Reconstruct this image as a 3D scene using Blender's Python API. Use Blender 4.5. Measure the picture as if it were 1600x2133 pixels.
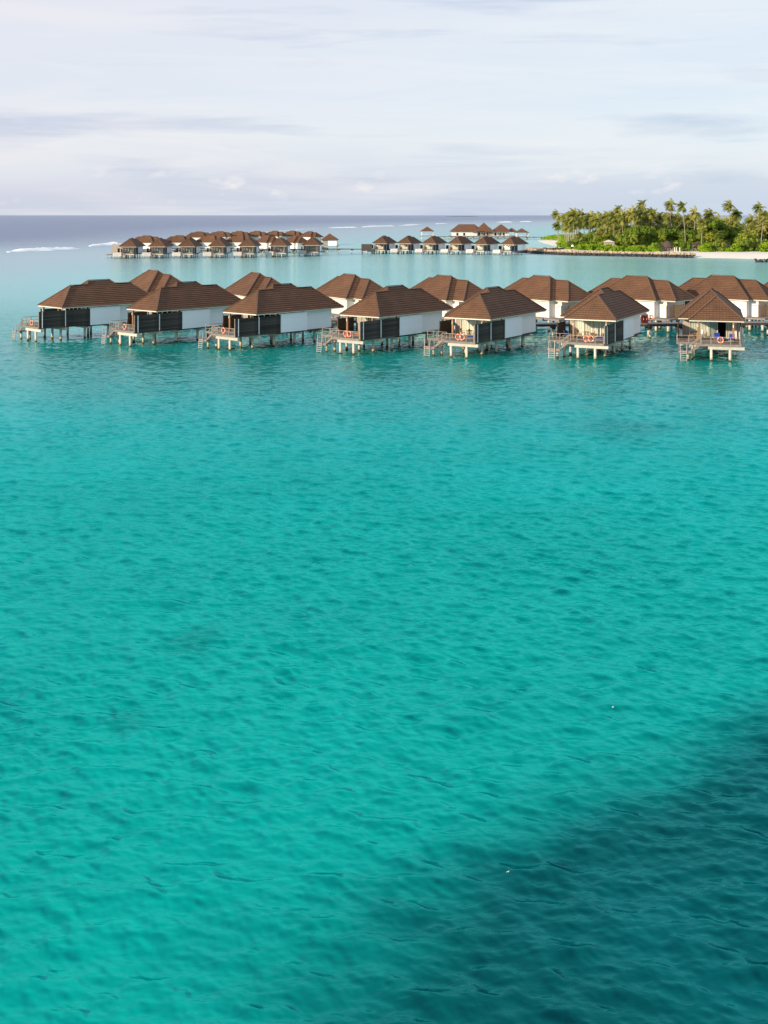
import bpy, math, random
import numpy as np
from mathutils import Vector, Matrix
random.seed(7)
rng = np.random.default_rng(11)
SC = bpy.context.scene
for o in list(bpy.data.objects): bpy.data.objects.remove(o)
R = math.radians
F = 2458.0; CAMZ = 19.11; HZ = 447.8          # focal length in photo pixels, camera height, horizon row

# ------------------------------------------------------------------ camera
cd = bpy.data.cameras.new('camera'); cam = bpy.data.objects.new('camera', cd); SC.collection.objects.link(cam)
cam.location = (0, 0, CAMZ); cam.rotation_euler = (R(90), 0, 0)
cd.sensor_fit = 'HORIZONTAL'; cd.sensor_width = 36; cd.lens = F/1600*36
cd.shift_y = -(1066.5-HZ)/1600; cd.clip_start = .5; cd.clip_end = 120000
SC.camera = cam
# ------------------------------------------------------------------ light
SUN_EL, SUN_AZ = 15, -128                       # azimuth from +Y, clockwise positive
sd = Vector((math.sin(R(SUN_AZ))*math.cos(R(SUN_EL)), math.cos(R(SUN_AZ))*math.cos(R(SUN_EL)), math.sin(R(SUN_EL))))
sl = bpy.data.lights.new('sun', 'SUN'); sun = bpy.data.objects.new('sun', sl); SC.collection.objects.link(sun)
sl.energy = 5.0; sl.angle = R(1.2); sl.color = (1, .84, .64)
sun.rotation_euler = sd.to_track_quat('Z', 'Y').to_euler()
wd = bpy.data.worlds.new('World'); SC.world = wd; wd.use_nodes = True
nt = wd.node_tree; nt.nodes.clear()
def N(t, k, **kw):
    n = t.nodes.new(k)
    for a, b in kw.items():
        if hasattr(n, a): setattr(n, a, b)
    return n
def ramp(t, fac, stops, interp='LINEAR'):
    n = N(t, 'ShaderNodeValToRGB'); t.links.new(fac, n.inputs[0]); n.color_ramp.interpolation = interp
    e = n.color_ramp.elements
    while len(e) < len(stops): e.new(.5)
    for i, (p, c) in enumerate(stops):
        e[i].position = p; e[i].color = (*c, 1) if len(c) == 3 else c
    return n.outputs[0]
def math_(t, op, a, b=None, c=None, clamp=False):
    n = N(t, 'ShaderNodeMath', operation=op, use_clamp=clamp)
    for i, v in enumerate((a, b, c)):
        if v is None: continue
        if isinstance(v, (int, float)): n.inputs[i].default_value = v
        else: t.links.new(v, n.inputs[i])
    return n.outputs[0]
def mixc(t, fac, a, b, mode='MIX'):
    n = N(t, 'ShaderNodeMix', data_type='RGBA', blend_type=mode)
    for s, v in ((n.inputs[0], fac), (n.inputs[6], a), (n.inputs[7], b)):
        if isinstance(v, (int, float)): s.default_value = v
        elif isinstance(v, tuple): s.default_value = (*v, 1) if len(v) == 3 else v
        else: t.links.new(v, s)
    return n.outputs[2]
def mapping(t, vec, scale=(1,1,1), rot=(0,0,0), loc=(0,0,0)):
    n = N(t, 'ShaderNodeMapping'); t.links.new(vec, n.inputs[0])
    n.inputs['Scale'].default_value = scale; n.inputs['Rotation'].default_value = rot; n.inputs['Location'].default_value = loc
    return n.outputs[0]
def noise(t, vec, scale, detail=3, rough=.5, dist=0):
    n = N(t, 'ShaderNodeTexNoise'); t.links.new(vec, n.inputs['Vector'])
    n.inputs['Scale'].default_value = scale; n.inputs['Detail'].default_value = detail
    n.inputs['Roughness'].default_value = rough; n.inputs['Distortion'].default_value = dist
    return n.outputs['Fac']
sky = N(nt, 'ShaderNodeTexSky', sky_type='NISHITA', sun_disc=False)
sky.sun_elevation = R(SUN_EL); sky.sun_rotation = R(SUN_AZ) % (2*math.pi)
tc = N(nt, 'ShaderNodeTexCoord').outputs['Generated']
sx = N(nt, 'ShaderNodeSeparateXYZ'); nt.links.new(tc, sx.inputs[0])
el = sx.outputs[2]
wob = math_(nt, 'MULTIPLY_ADD', noise(nt, mapping(nt, tc, (3, 3, 14)), 1, 3), .05, -.025)
elw = math_(nt, 'ADD', el, wob)
grad = ramp(nt, elw, [(0, (.68,.75,.89)), (.022, (.72,.76,.89)), (.042, (.82,.86,.95)), (.062, (.905,.93,.98)), (.10, (.84,.89,.98)),
                      (.16, (.88,.90,.97)), (.45, (.64,.72,.89)), (1, (.44,.56,.80))])
# long flat grey streaks of stratus
st = noise(nt, mapping(nt, tc, (5.5, 5.5, 60), (0, R(2.5), 0), (.3, 0, .2)), 1, 6, .55, .35)
st2 = noise(nt, mapping(nt, tc, (1.6, 1.6, 12), (0, 0, 0), (2.1, 0, .5)), 1, 2)
def gauss(x0, sx_w, z0, sz_w):
    a = math_(nt, 'DIVIDE', math_(nt, 'SUBTRACT', sx.outputs[0], x0), sx_w); b = math_(nt, 'DIVIDE', math_(nt, 'SUBTRACT', elw, z0), sz_w)
    return math_(nt, 'POWER', 2.718, math_(nt, 'MULTIPLY', math_(nt, 'ADD', math_(nt, 'MULTIPLY', a, a), math_(nt, 'MULTIPLY', b, b)), -1))
bias = math_(nt, 'ADD', math_(nt, 'MULTIPLY', gauss(-.29, .17, .073, .011), .20), math_(nt, 'MULTIPLY', gauss(-.03, .06, .064, .005), .13))
bias = math_(nt, 'ADD', bias, math_(nt, 'MULTIPLY', gauss(.305, .024, .108, .006), .42))
stf = ramp(nt, math_(nt, 'ADD', math_(nt, 'MULTIPLY', st, math_(nt, 'ADD', st2, .52)), bias), [(.50, (0,0,0)), (.69, (1,1,1))])
c1 = mixc(nt, math_(nt, 'MULTIPLY', stf, .78), grad, (.62,.68,.85))
# brighter veils
vb = noise(nt, mapping(nt, tc, (3.5, 3.5, 34), (0, R(-3), 0), (4, 1, 0)), 1, 5, .6, .5)
c2 = mixc(nt, math_(nt, 'MULTIPLY', ramp(nt, vb, [(.46, (0,0,0)), (.66, (1,1,1))]), .65), c1, (.97,.95,.98))
# warm left, blue right
lr = math_(nt, 'MULTIPLY_ADD', sx.outputs[0], 1.5, .5, clamp=True)
c3 = mixc(nt, 1.0, c2, ramp(nt, lr, [(0, (.968,.955,.972)), (1, (.90,.97,1.0))]), 'MULTIPLY')
# small cumulus near the horizon
cu = noise(nt, mapping(nt, tc, (26, 26, 60), (0,0,0), (.7, 0, .1)), 1, 5, .55)
band = ramp(nt, el, [(.004, (0,0,0)), (.018, (1,1,1)), (.030, (1,1,1)), (.045, (0,0,0))])
cuf = math_(nt, 'MULTIPLY', ramp(nt, cu, [(.60, (0,0,0)), (.74, (1,1,1))]), band)
c4 = mixc(nt, math_(nt, 'MULTIPLY', cuf, .8), c3, (.96,.94,.97))
sc_ = N(nt, 'ShaderNodeVectorMath', operation='SCALE'); nt.links.new(c4, sc_.inputs[0]); sc_.inputs[3].default_value = 8.7
mx = mixc(nt, .86, sky.outputs[0], sc_.outputs[0])
bg = N(nt, 'ShaderNodeBackground'); nt.links.new(mx, bg.inputs[0]); bg.inputs[1].default_value = .1
wo = N(nt, 'ShaderNodeOutputWorld'); nt.links.new(bg.outputs[0], wo.inputs[0])
SC.view_settings.view_transform = 'Standard'; SC.view_settings.look = 'None'
SC.view_settings.exposure = .22; SC.view_settings.gamma = 1; SC.view_settings.use_curve_mapping = False

# ------------------------------------------------------------------ materials
def mat(name, base, var=None, scale=3, rough=.7, vs=(1,1,1), bump=0, bscale=20, metal=0, spec=.3, coords='Object', rnd=.22):
    m = bpy.data.materials.new(name); m.use_nodes = True; t = m.node_tree
    p = t.nodes['Principled BSDF']; p.inputs['Roughness'].default_value = rough
    p.inputs['Metallic'].default_value = metal; p.inputs['Specular IOR Level'].default_value = spec
    c = N(t, 'ShaderNodeTexCoord').outputs[coords]
    if coords == 'World': pass
    n = noise(t, mapping(t, c, vs), scale, 5, .6)
    var = var or tuple(x*.7 for x in base)
    col = ramp(t, n, [(.3, var), (.68, base)])
    oi = N(t, 'ShaderNodeObjectInfo')
    k = math_(t, 'MULTIPLY_ADD', oi.outputs['Random'], rnd, 1-rnd/2)
    vm = N(t, 'ShaderNodeVectorMath', operation='SCALE'); t.links.new(col, vm.inputs[0]); t.links.new(k, vm.inputs[3])
    t.links.new(vm.outputs[0], p.inputs['Base Color'])
    if bump:
        b = N(t, 'ShaderNodeBump'); b.inputs['Strength'].default_value = bump; b.inputs['Distance'].default_value = .02
        t.links.new(noise(t, mapping(t, c, vs), bscale, 4), b.inputs['Height']); t.links.new(b.outputs[0], p.inputs['Normal'])
    return m
M = {}
M['white'] = mat('white_paint', (.90,.90,.91), (.85,.85,.86), .9, .6, (1,1,.35), rnd=.03)
M['white_bath'] = mat('bathroom_paint', (.95,.95,.97), (.92,.92,.94), .9, .6, (1,1,.35), rnd=.03)
M['wall_warm'] = mat('white_render', (.74,.72,.69), (.66,.64,.60), .8, .7, (1,1,.3))
M['cream'] = mat('cream_trim', (.74,.68,.55), (.60,.54,.42), 2, .6)
M['beige'] = mat('beige_panel', (.42,.36,.30), (.33,.28,.23), 2, .7)
M['slat'] = mat('weathered_black_slat', (.090,.076,.064), (.013,.011,.011), 1.1, .75, (3,.45,9), .3, rnd=.9)
M['brown_slat'] = mat('brown_slat', (.085,.058,.036), (.045,.030,.020), 2, .75, (1,1,8))
M['deck'] = mat('grey_deck_timber', (.28,.235,.20), (.17,.14,.12), 2.5, .8, (1,4,1), .2)
M['rail'] = mat('bleached_rail', (.33,.28,.24), (.22,.185,.155), 4, .7)
M['ladder'] = mat('pale_ladder', (.44,.38,.33), (.34,.29,.25), 4, .5)
M['column'] = mat('varnished_timber', (.34,.18,.09), (.22,.11,.055), 2, .5, (1,1,.3))
M['frame'] = mat('window_frame', (.82,.80,.74), (.74,.71,.64), 3, .45)
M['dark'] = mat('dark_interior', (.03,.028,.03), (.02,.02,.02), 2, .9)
M['blue'] = mat('blue_cushion', (.02,.07,.40), (.015,.05,.28), 4, .8)
M['navy'] = mat('navy_cushion', (.03,.05,.16), (.02,.03,.10), 4, .8)
M['orange'] = mat('orange_canvas', (.75,.13,.03), (.6,.09,.02), 4, .7)
M['red'] = mat('red_paint', (.11,.008,.008), (.08,.006,.006), 4, .5)
M['maroon'] = mat('maroon_cloth', (.22,.01,.04), (.15,.01,.03), 4, .8)
M['teak'] = mat('teak', (.36,.22,.12), (.25,.15,.08), 4, .6)
M['grey_tile'] = mat('grey_shingle', (.16,.14,.13), (.10,.09,.08), 5, .8)
M['dark_timber'] = mat('dark_beam', (.075,.055,.048), (.04,.03,.026), 2, .8, (1,1,1))
M['orange_slat'] = mat('orange_timber', (.66,.34,.13), (.5,.25,.09), 3, .6, (1,1,6))
M['ringred'] = mat('lifebuoy_red', (.78,.19,.08), (.68,.14,.06), 4, .5)
M['ringwhite'] = mat('lifebuoy_white', (.8,.74,.7), None, 4, .5)
M['thatch'] = mat('thatch', (.13,.085,.07), (.07,.045,.04), 4, .9, (1,1,5), .4)
M['black'] = mat('black_rubber', (.02,.02,.02), None, 4, .8)
M['pool'] = mat('pool_wall', (.52,.49,.45), (.42,.39,.36), 1.5, .6)
M['poolwater'] = mat('pool_water', (.10,.16,.45), (.08,.12,.35), 1, .05)
M['bird'] = mat('bird_white', (.82,.82,.80), (.7,.7,.68), 4, .7)
def glass():
    m = bpy.data.materials.new('window_glass'); m.use_nodes = True; t = m.node_tree; t.nodes.clear()
    tr = N(t, 'ShaderNodeBsdfTransparent'); tr.inputs[0].default_value = (.93,.95,.95,1)
    gl = N(t, 'ShaderNodeBsdfGlossy'); gl.inputs['Roughness'].default_value = .03
    fr = N(t, 'ShaderNodeFresnel'); fr.inputs[0].default_value = 1.5
    ms = N(t, 'ShaderNodeMixShader'); o = N(t, 'ShaderNodeOutputMaterial')
    t.links.new(fr.outputs[0], ms.inputs[0]); t.links.new(tr.outputs[0], ms.inputs[1]); t.links.new(gl.outputs[0], ms.inputs[2]); t.links.new(ms.outputs[0], o.inputs[0])
    return m
M['glass'] = glass()
def curtain_m():
    m = mat('linen_curtain', (.80,.75,.62), (.64,.58,.45), 3.0, .9, (5,5,.15)); return m
M['curtain'] = curtain_m()
def roof_m():
    m = bpy.data.materials.new('brown_roof_tile'); m.use_nodes = True; t = m.node_tree; p = t.nodes['Principled BSDF']
    p.inputs['Roughness'].default_value = .75; p.inputs['Specular IOR Level'].default_value = .18
    uv = N(t, 'ShaderNodeTexCoord').outputs['UV']; ob = N(t, 'ShaderNodeTexCoord').outputs['Object']
    b = N(t, 'ShaderNodeTexBrick'); t.links.new(uv, b.inputs['Vector'])
    b.inputs['Scale'].default_value = 1; b.inputs['Brick Width'].default_value = .42; b.inputs['Row Height'].default_value = .42
    b.inputs['Mortar Size'].default_value = .022; b.inputs['Mortar Smooth'].default_value = .4; b.inputs['Bias'].default_value = 0
    b.inputs['Color1'].default_value = (.176,.092,.052,1); b.inputs['Color2'].default_value = (.148,.078,.045,1); b.inputs['Mortar'].default_value = (.080,.043,.025,1)
    oi = N(t, 'ShaderNodeObjectInfo')
    nz = noise(t, mapping(t, ob, (1,1,1)), .45, 6, .65)
    k = ramp(t, nz, [(.3, (.78,.78,.80)), (.7, (1.12,1.1,1.08))])
    c = mixc(t, 1.0, b.outputs['Color'], k, 'MULTIPLY')
    st = noise(t, mapping(t, uv, (2.2, .25, 1)), 1, 4, .6)      # dirt streaks down the slope
    c = mixc(t, math_(t, 'MULTIPLY', ramp(t, st, [(.62, (0,0,0)), (.78, (1,1,1))]), .4), c, (.055,.034,.026))
    vm = N(t, 'ShaderNodeVectorMath', operation='SCALE'); t.links.new(c, vm.inputs[0])
    t.links.new(math_(t, 'MULTIPLY_ADD', oi.outputs['Random'], .16, .92), vm.inputs[3])
    t.links.new(vm.outputs[0], p.inputs['Base Color'])
    bp = N(t, 'ShaderNodeBump'); bp.inputs['Strength'].default_value = .5; bp.inputs['Distance'].default_value = .03
    t.links.new(b.outputs['Fac'], bp.inputs['Height']); bp.invert = True; t.links.new(bp.outputs[0], p.inputs['Normal'])
    return m
M['roof'] = roof_m()
M['cap'] = mat('ridge_cap_tile', (.165,.092,.055), (.125,.07,.042), 3, .7)
def zband(name, top, mid, low, z1, z2, ns=2, rough=.75):
    """stain that belongs to the object: weed and wet line near the sea surface"""
    m = bpy.data.materials.new(name); m.use_nodes = True; t = m.node_tree; p = t.nodes['Principled BSDF']; p.inputs['Roughness'].default_value = rough
    g = N(t, 'ShaderNodeNewGeometry'); s = N(t, 'ShaderNodeSeparateXYZ'); t.links.new(g.outputs['Position'], s.inputs[0])
    nz = noise(t, g.outputs['Position'], ns, 4, .6)
    z = math_(t, 'ADD', s.outputs[2], math_(t, 'MULTIPLY_ADD', nz, .5, -.25))
    f = math_(t, 'DIVIDE', z, z2*1.6)
    c = ramp(t, f, [(0, low), (z1/z2/1.6, low), (z1/z2/1.6+.06, mid), (.625, top)])
    n2 = noise(t, g.outputs['Position'], ns*3, 4, .6)
    c = mixc(t, 1.0, c, ramp(t, n2, [(.3, (.8,.8,.8)), (.7, (1.05,1.05,1.05))]), 'MULTIPLY')
    t.links.new(c, p.inputs['Base Color']); return m
M['pile'] = zband('concrete_pile', (.66,.62,.52), (.42,.33,.10), (.045,.04,.02), .16, .55)
M['beam'] = mat('concrete_beam', (.54,.50,.42), (.42,.38,.32), 2, .8)
M['rock'] = zband('revetment_stone', (.46,.36,.24), (.30,.24,.17), (.035,.032,.033), 1.2, 1.6, .6)

# ------------------------------------------------------------------ mesh helpers
class MB:
    def __init__(s): s.v=[]; s.f=[]; s.uv=[]; s.mi=[]
    def face(s, pts, uv=None, mi=0):
        i = len(s.v); s.v += [tuple(p) for p in pts]; s.f.append(tuple(range(i, i+len(pts)))); s.uv.append(uv or [(0,0)]*len(pts)); s.mi.append(mi)
    def hexa(s, p, mi=0):   # p: 8 corner points, bottom 0-3 ccw, top 4-7
        i = len(s.v); s.v += [tuple(q) for q in p]
        for f in ((3,2,1,0),(4,5,6,7),(0,1,5,4),(1,2,6,5),(2,3,7,6),(3,0,4,7)):
            s.f.append(tuple(i+k for k in f)); s.uv.append([(0,0)]*4); s.mi.append(mi)
        return s
    def box(s, x0,x1,y0,y1,z0,z1, mi=0):
        return s.hexa([(x0,y0,z0),(x1,y0,z0),(x1,y1,z0),(x0,y1,z0),(x0,y0,z1),(x1,y0,z1),(x1,y1,z1),(x0,y1,z1)], mi)
    def bar(s, a, b, w, h=None, mi=0):
        h = h or w; a = Vector(a); b = Vector(b); d = (b-a).normalized()
        u = Vector((0,0,1)) if abs(d.z) < .95 else Vector((0,1,0))
        r = d.cross(u).normalized()*w/2; u = r.cross(d).normalized()*h/2
        return s.hexa([a-r-u, a+r-u, b+r-u, b-r-u, a-r+u, a+r+u, b+r+u, b-r+u], mi)
    def tube(s, pts, rad, n=8, mi=0, cap=True):
        rings = []
        for k, p in enumerate(pts):
            p = Vector(p); d = (Vector(pts[min(k+1, len(pts)-1)])-Vector(pts[max(k-1, 0)])).normalized()
            u = Vector((1,0,0)) if abs(d.x) < .9 else Vector((0,1,0)); r = d.cross(u).normalized(); q = d.cross(r)
            i = len(s.v); rr = rad[k] if hasattr(rad, '__len__') else rad
            s.v += [tuple(p+(r*math.cos(2*math.pi*j/n)+q*math.sin(2*math.pi*j/n))*rr) for j in range(n)]; rings.append(i)
        for a, b in zip(rings, rings[1:]):
            for j in range(n):
                s.f.append((a+j, a+(j+1)%n, b+(j+1)%n, b+j)); s.uv.append([(0,0)]*4); s.mi.append(mi)
        if cap:
            for a in (rings[0], rings[-1]): s.f.append(tuple(a+j for j in range(n))); s.uv.append([(0,0)]*n); s.mi.append(mi)
        return s
    def mesh(s, name, mats, smooth=False):
        me = bpy.data.meshes.new(name); me.from_pydata(s.v, [], s.f)
        for m in (mats if isinstance(mats, (list, tuple)) else [mats]): me.materials.append(M[m] if isinstance(m, str) else m)
        ul = me.uv_layers.new(name='UVMap'); ul.data.foreach_set('uv', [c for f in s.uv for p in f for c in p])
        me.polygons.foreach_set('material_index', s.mi)
        if smooth: me.polygons.foreach_set('use_smooth', [True]*len(s.f))
        me.update(); return me
COL = SC.collection
def link(name, data, parent=None, loc=(0,0,0), rot=(0,0,0), label=None, cat=None, group=None, kind=None, scale=None):
    o = bpy.data.objects.new(name, data); COL.objects.link(o); o.location = loc; o.rotation_euler = rot
    if scale: o.scale = scale
    if parent: o.parent = parent
    for k, v in (('label',label),('category',cat),('group',group),('kind',kind)):
        if v: o[k] = v
    return o
def copy_tree(o, parent=None):
    c = o.copy(); COL.objects.link(c); c.parent = parent
    for ch in KIDS.get(o.name, []): copy_tree(ch, c)
    return c
KIDS = {}
def at(px, Y, z=0): return Vector(((px-800)/F*Y, Y, z))
def box_mesh(name, m, *a): return MB().box(*a).mesh(name, m)

# ------------------------------------------------------------------ sea
def fft_tile(n, size, lam_peak, lam_min, spread, wind, seed, slope, ex=4.0):
    g = np.random.default_rng(seed)
    k1 = np.fft.fftfreq(n, size/n)*2*np.pi; kx, ky = np.meshgrid(k1, k1, indexing='ij'); k = np.hypot(kx, ky); k[0,0] = 1
    kp = 2*np.pi/lam_peak
    P = k**-ex*np.exp(-1.25*(kp/k)**2.2)*np.exp(-(k*lam_min/2/np.pi)**2)
    ang = np.arctan2(ky, kx)-wind; P *= (np.abs(np.cos(ang))**spread+.06); P[0,0] = 0
    h = (g.normal(size=(n,n))+1j*g.normal(size=(n,n)))*np.sqrt(P)
    H = np.fft.ifft2(h).real; sx_ = np.gradient(H, size/n, axis=0); sy_ = np.gradient(H, size/n, axis=1)
    s = slope/np.sqrt((sx_**2+sy_**2).mean()); hk = np.fft.fft2(H*s)
    Dx = np.fft.ifft2(-1j*kx/k*hk).real; Dy = np.fft.ifft2(-1j*ky/k*hk).real
    Hs = H*s
    return Hs, Dx, Dy, size, (np.roll(Hs,-1,0)-np.roll(Hs,1,0))/(2*size/n), (np.roll(Hs,-1,1)-np.roll(Hs,1,1))/(2*size/n)
def samp(T, size, x, y):
    n = T.shape[0]; u = (x/size*n) % n; v = (y/size*n) % n
    i = np.floor(u).astype(int); j = np.floor(v).astype(int); a = u-i; b = v-j; i %= n; j %= n; i2 = (i+1)%n; j2 = (j+1)%n
    return T[i,j]*(1-a)*(1-b)+T[i2,j]*a*(1-b)+T[i,j2]*(1-a)*b+T[i2,j2]*a*b
def vnoise(x, y, scale, seed, octs=3):
    out = 0; amp = 1; tot = 0
    for o in range(octs):
        g = np.random.default_rng(seed+o); T = g.random((64,64)); u = x/scale*2**o+seed*3.1; v = y/scale*2**o+seed*1.7
        i = np.floor(u).astype(int); j = np.floor(v).astype(int); a = u-i; b = v-j; a = a*a*(3-2*a); b = b*b*(3-2*b)
        i %= 64; j %= 64; i2 = (i+1)%64; j2 = (j+1)%64
        out = out+amp*(T[i,j]*(1-a)*(1-b)+T[i2,j]*a*(1-b)+T[i,j2]*(1-a)*b+T[i2,j2]*a*b); tot += amp; amp *= .5
    return out/tot
def smooth(x, a, b): t = np.clip((x-a)/(b-a), 0, 1); return t*t*(3-2*t)
RX = [300,480,600,680,767,1759,2070,2384,3100,3308,8000,60000]; RV = [-165,-157,-186,-179,-177,-88,10,72,318,404,2500,24000]
def reef_x(Y): return np.interp(Y, RX, RV)
ISL = np.array([(70,606),(80,575),(92,556),(112,545),(137,526),(152,521),(166,507),(190,500),(260,492),(430,520),(520,700),(430,900),(250,960),(140,925),(114,880),(108,800),(104,712),(110,690),(122,668),(112,640),(98,633),(84,622)], float)
def poly_sd(x, y, P):
    d = np.full(x.shape, 1e9); ins = np.zeros(x.shape, bool)
    for (x1,y1),(x2,y2) in zip(P, np.roll(P, -1, 0)):
        t = np.clip(((x-x1)*(x2-x1)+(y-y1)*(y2-y1))/((x2-x1)**2+(y2-y1)**2), 0, 1)
        d = np.minimum(d, np.hypot(x-x1-t*(x2-x1), y-y1-t*(y2-y1)))
        c = ((y1 > y) != (y2 > y)) & (x < (x2-x1)*(y-y1)/(y2-y1+1e-12)+x1); ins ^= c
    return np.where(ins, d, -d)
def body_colour(x, y):
    """colour of the water column over the seabed (depth and bottom), plus sky reflection painted in at the reef"""
    near = np.array([0,.385,.31]); mid = np.array([0,.385,.38]); shallow = np.array([.20,.60,.55]); pale = np.array([.34,.58,.52])
    emer = np.array([.010,.30,.25]); deep = np.array([.115,.145,.235]); dark = np.array([0,.095,.094]); flat_refl = np.array([.36,.43,.46])
    n1 = vnoise(x, y, 14, 3); n2 = vnoise(x, y, 60, 8); n3 = vnoise(x, y, 5, 21, 4); n4 = vnoise(x, y, 1.5, 31)
    c = near+(mid-near)*smooth(y, 60, 150)[:,None]
    c = c+(emer-c)*(smooth(y, 95, 150)*(.75+.25*n1))[:,None]
    c = c+(shallow-c)*(smooth(y, 190, 340)*(.65+.35*n2))[:,None]
    c = c+(pale-c)*(smooth(y, 330, 560)*(.5+.3*n2))[:,None]
    sd = poly_sd(x, y, ISL)
    c = c+(pale*1.15-c)*(smooth(sd, -45, -3)*.75)[:,None]
    # shallow reef with reflected grey cloud put into its colour; deep ocean beyond
    rx = reef_x(y); q = (rx-x)/np.maximum(y*.03, 12)+(n2-.5)*1.2
    c = c+(flat_refl-c)*(smooth(q, -8.5, -1)*smooth(y, 130, 340)*.85)[:,None]
    c = c+(deep-c)*(smooth(q, -3.5, 6.5)*smooth(y, 400, 760))[:,None]
    # darker water in front, on the right
    e = np.interp(y, [10,27.9,30.3,32.3,34.7,37.5,44.6,50,60,90], [-2.9,-2.8,-2.5,-1.2,.9,4.2,12.6,22,60,1e6])
    w = (x-e)+(n3-.5)*6+(n1-.5)*5+(n4-.5)*2.2
    c = c+(dark*(.75+.5*n3)[:,None]-c)*(smooth(w, -4.2, 4.6))[:,None]
    # patches of weed and coral
    for (cx, cy, rx_, ry_, k) in ((21,106,5.5,7,.30),(-8.5,53,1.7,2.6,.28),(-9.7,44.5,1.2,1.6,.22),(-33,160,9,7,.25),(3,140,14,6,.15)):
        dd = np.hypot((x-cx)/rx_, (y-cy)/ry_)+(n3-.5)*.9; c = c*(1-(k*(1-smooth(dd, .3, 1.2)))[:,None])
    c = c*(1+((n1-.5)*.22*(y < 260)+(n3-.5)*.16*(y < 160)+(n4-.5)*.10*(y < 100))[:,None])
    return np.clip(c, 0, 1)
def build_sea():
    rows = [-60000,-8000,-1500,-300,-60,-15,0,6,11,15]; Y = 18.0
    while Y < 260: rows.append(Y); Y *= 1.0023
    while Y < 6000: rows.append(Y); Y *= 1.0085
    while Y < 90000: rows.append(Y); Y *= 1.2
    rows = np.array(rows); ext = [3, 12, 40, 150, 600, 2500, 12000, 70000]
    S = np.linspace(-.46, .46, 560); nc = len(S)+2*len(ext)
    YY = np.repeat(rows[:,None], nc, 1); Yb = np.maximum(rows, 15)[:,None]
    X = np.concatenate([-.46*Yb-np.array(ext[::-1])[None], S[None]*Yb, .46*Yb+np.array(ext)[None]], 1)
    x = X.ravel(); y = YY.ravel(); z = np.zeros_like(x)
    A = fft_tile(512, 61, 1.7, .36, 2.3, R(74), 5, .16, 4.8); B = fft_tile(512, 23.7, .9, .15, 2, R(110), 9, .075); C = fft_tile(256, 190, 9, 2.5, 4, R(85), 15, .03)
    fade = (1-smooth(np.abs(x)/np.maximum(y, 1), .38, .45))*(1-smooth(y, 190, 255))*smooth(y, 16, 22)
    gust = .72+.55*vnoise(x, y, 18, 40)
    c_, s_ = math.cos(.6), math.sin(.6); xb = x*c_-y*s_; yb = x*s_+y*c_
    fb = fade*(1-smooth(y, 60, 120))
    h = samp(A[0],A[3],x,y)*fade*gust; dx = samp(A[1],A[3],x,y)*fade*gust; dy = samp(A[2],A[3],x,y)*fade*gust
    hb = samp(B[0],B[3],xb,yb)*fb*gust; h2 = samp(C[0],C[3],x,y)*fade
    col = body_colour(x, y)
    ax, ay = samp(A[4],A[3],x,y), samp(A[5],A[3],x,y); bx, by = samp(B[4],B[3],xb,yb), samp(B[5],B[3],xb,yb); bx, by = bx*c_+by*s_, -bx*s_+by*c_
    slope = np.stack([(ax*.15*fade+bx*.8*fb)*gust, (ay*.15*fade+by*.8*fb)*gust, np.zeros_like(x)], 1)   # ripples finer than the mesh relief
    me = bpy.data.meshes.new('sea'); nr = len(rows)
    co = np.stack([x-dx*.5, y-dy*.5, z+h+hb+h2], 1)
    i = np.arange(nr-1)[:,None]*nc+np.arange(nc-1)[None]; quads = np.stack([i, i+1, i+nc+1, i+nc], -1).reshape(-1, 4)
    me.vertices.add(len(co)); me.vertices.foreach_set('co', co.ravel().astype(np.float32))
    me.loops.add(quads.size); me.loops.foreach_set('vertex_index', quads.ravel().astype(np.int32))
    me.polygons.add(len(quads)); me.polygons.foreach_set('loop_start', (np.arange(len(quads))*4).astype(np.int32))
    me.polygons.foreach_set('use_smooth', np.ones(len(quads), bool)); me.update(calc_edges=True)
    ca = me.color_attributes.new('body', 'FLOAT_COLOR', 'POINT')
    sa = me.attributes.new('slope', 'FLOAT_VECTOR', 'POINT'); sa.data.foreach_set('vector', slope.ravel().astype(np.float32))
    shn = me.attributes.new('sheen', 'FLOAT', 'POINT'); shn.data.foreach_set('value', smooth(y, 75, 170).astype(np.float32))
    rgh = smooth(y, 250, 900)
    ca = me.color_attributes['body']; ca.data.foreach_set('color', np.concatenate([col, rgh[:,None]], 1).ravel().astype(np.float32))
    m = bpy.data.materials.new('sea_water'); m.use_nodes = True; t = m.node_tree; t.nodes.clear()
    at_ = N(t, 'ShaderNodeAttribute', attribute_name='body')
    g = N(t, 'ShaderNodeNewGeometry'); P = g.outputs['Position']
    n1 = noise(t, mapping(t, P, (.9, 2.6, 1), (0,0,R(-12))), 1.7, 4, .62, .6)
    n2 = noise(t, mapping(t, P, (1, 2.0, 1), (0,0,R(20))), .42, 4, .6, .4)
    n3 = noise(t, mapping(t, P, (1, 1.8, 1), (0,0,R(5))), .09, 5, .6)
    hh = math_(t, 'ADD', math_(t, 'MULTIPLY', n1, .020), math_(t, 'MULTIPLY', n2, .03))
    hh = math_(t, 'ADD', hh, math_(t, 'MULTIPLY', math_(t, 'MULTIPLY', n3, 1.6), at_.outputs['Alpha']))
    bp = N(t, 'ShaderNodeBump'); bp.inputs['Strength'].default_value = 1; bp.inputs['Distance'].default_value = 1.0
    sl_ = N(t, 'ShaderNodeAttribute', attribute_name='slope'); sb = N(t, 'ShaderNodeVectorMath', operation='SUBTRACT'); ss = N(t, 'ShaderNodeVectorMath', operation='SCALE'); t.links.new(sl_.outputs['Vector'], ss.inputs[0]); ss.inputs[3].default_value = 1.25
    t.links.new(g.outputs['Normal'], sb.inputs[0]); t.links.new(ss.outputs[0], sb.inputs[1])
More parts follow.
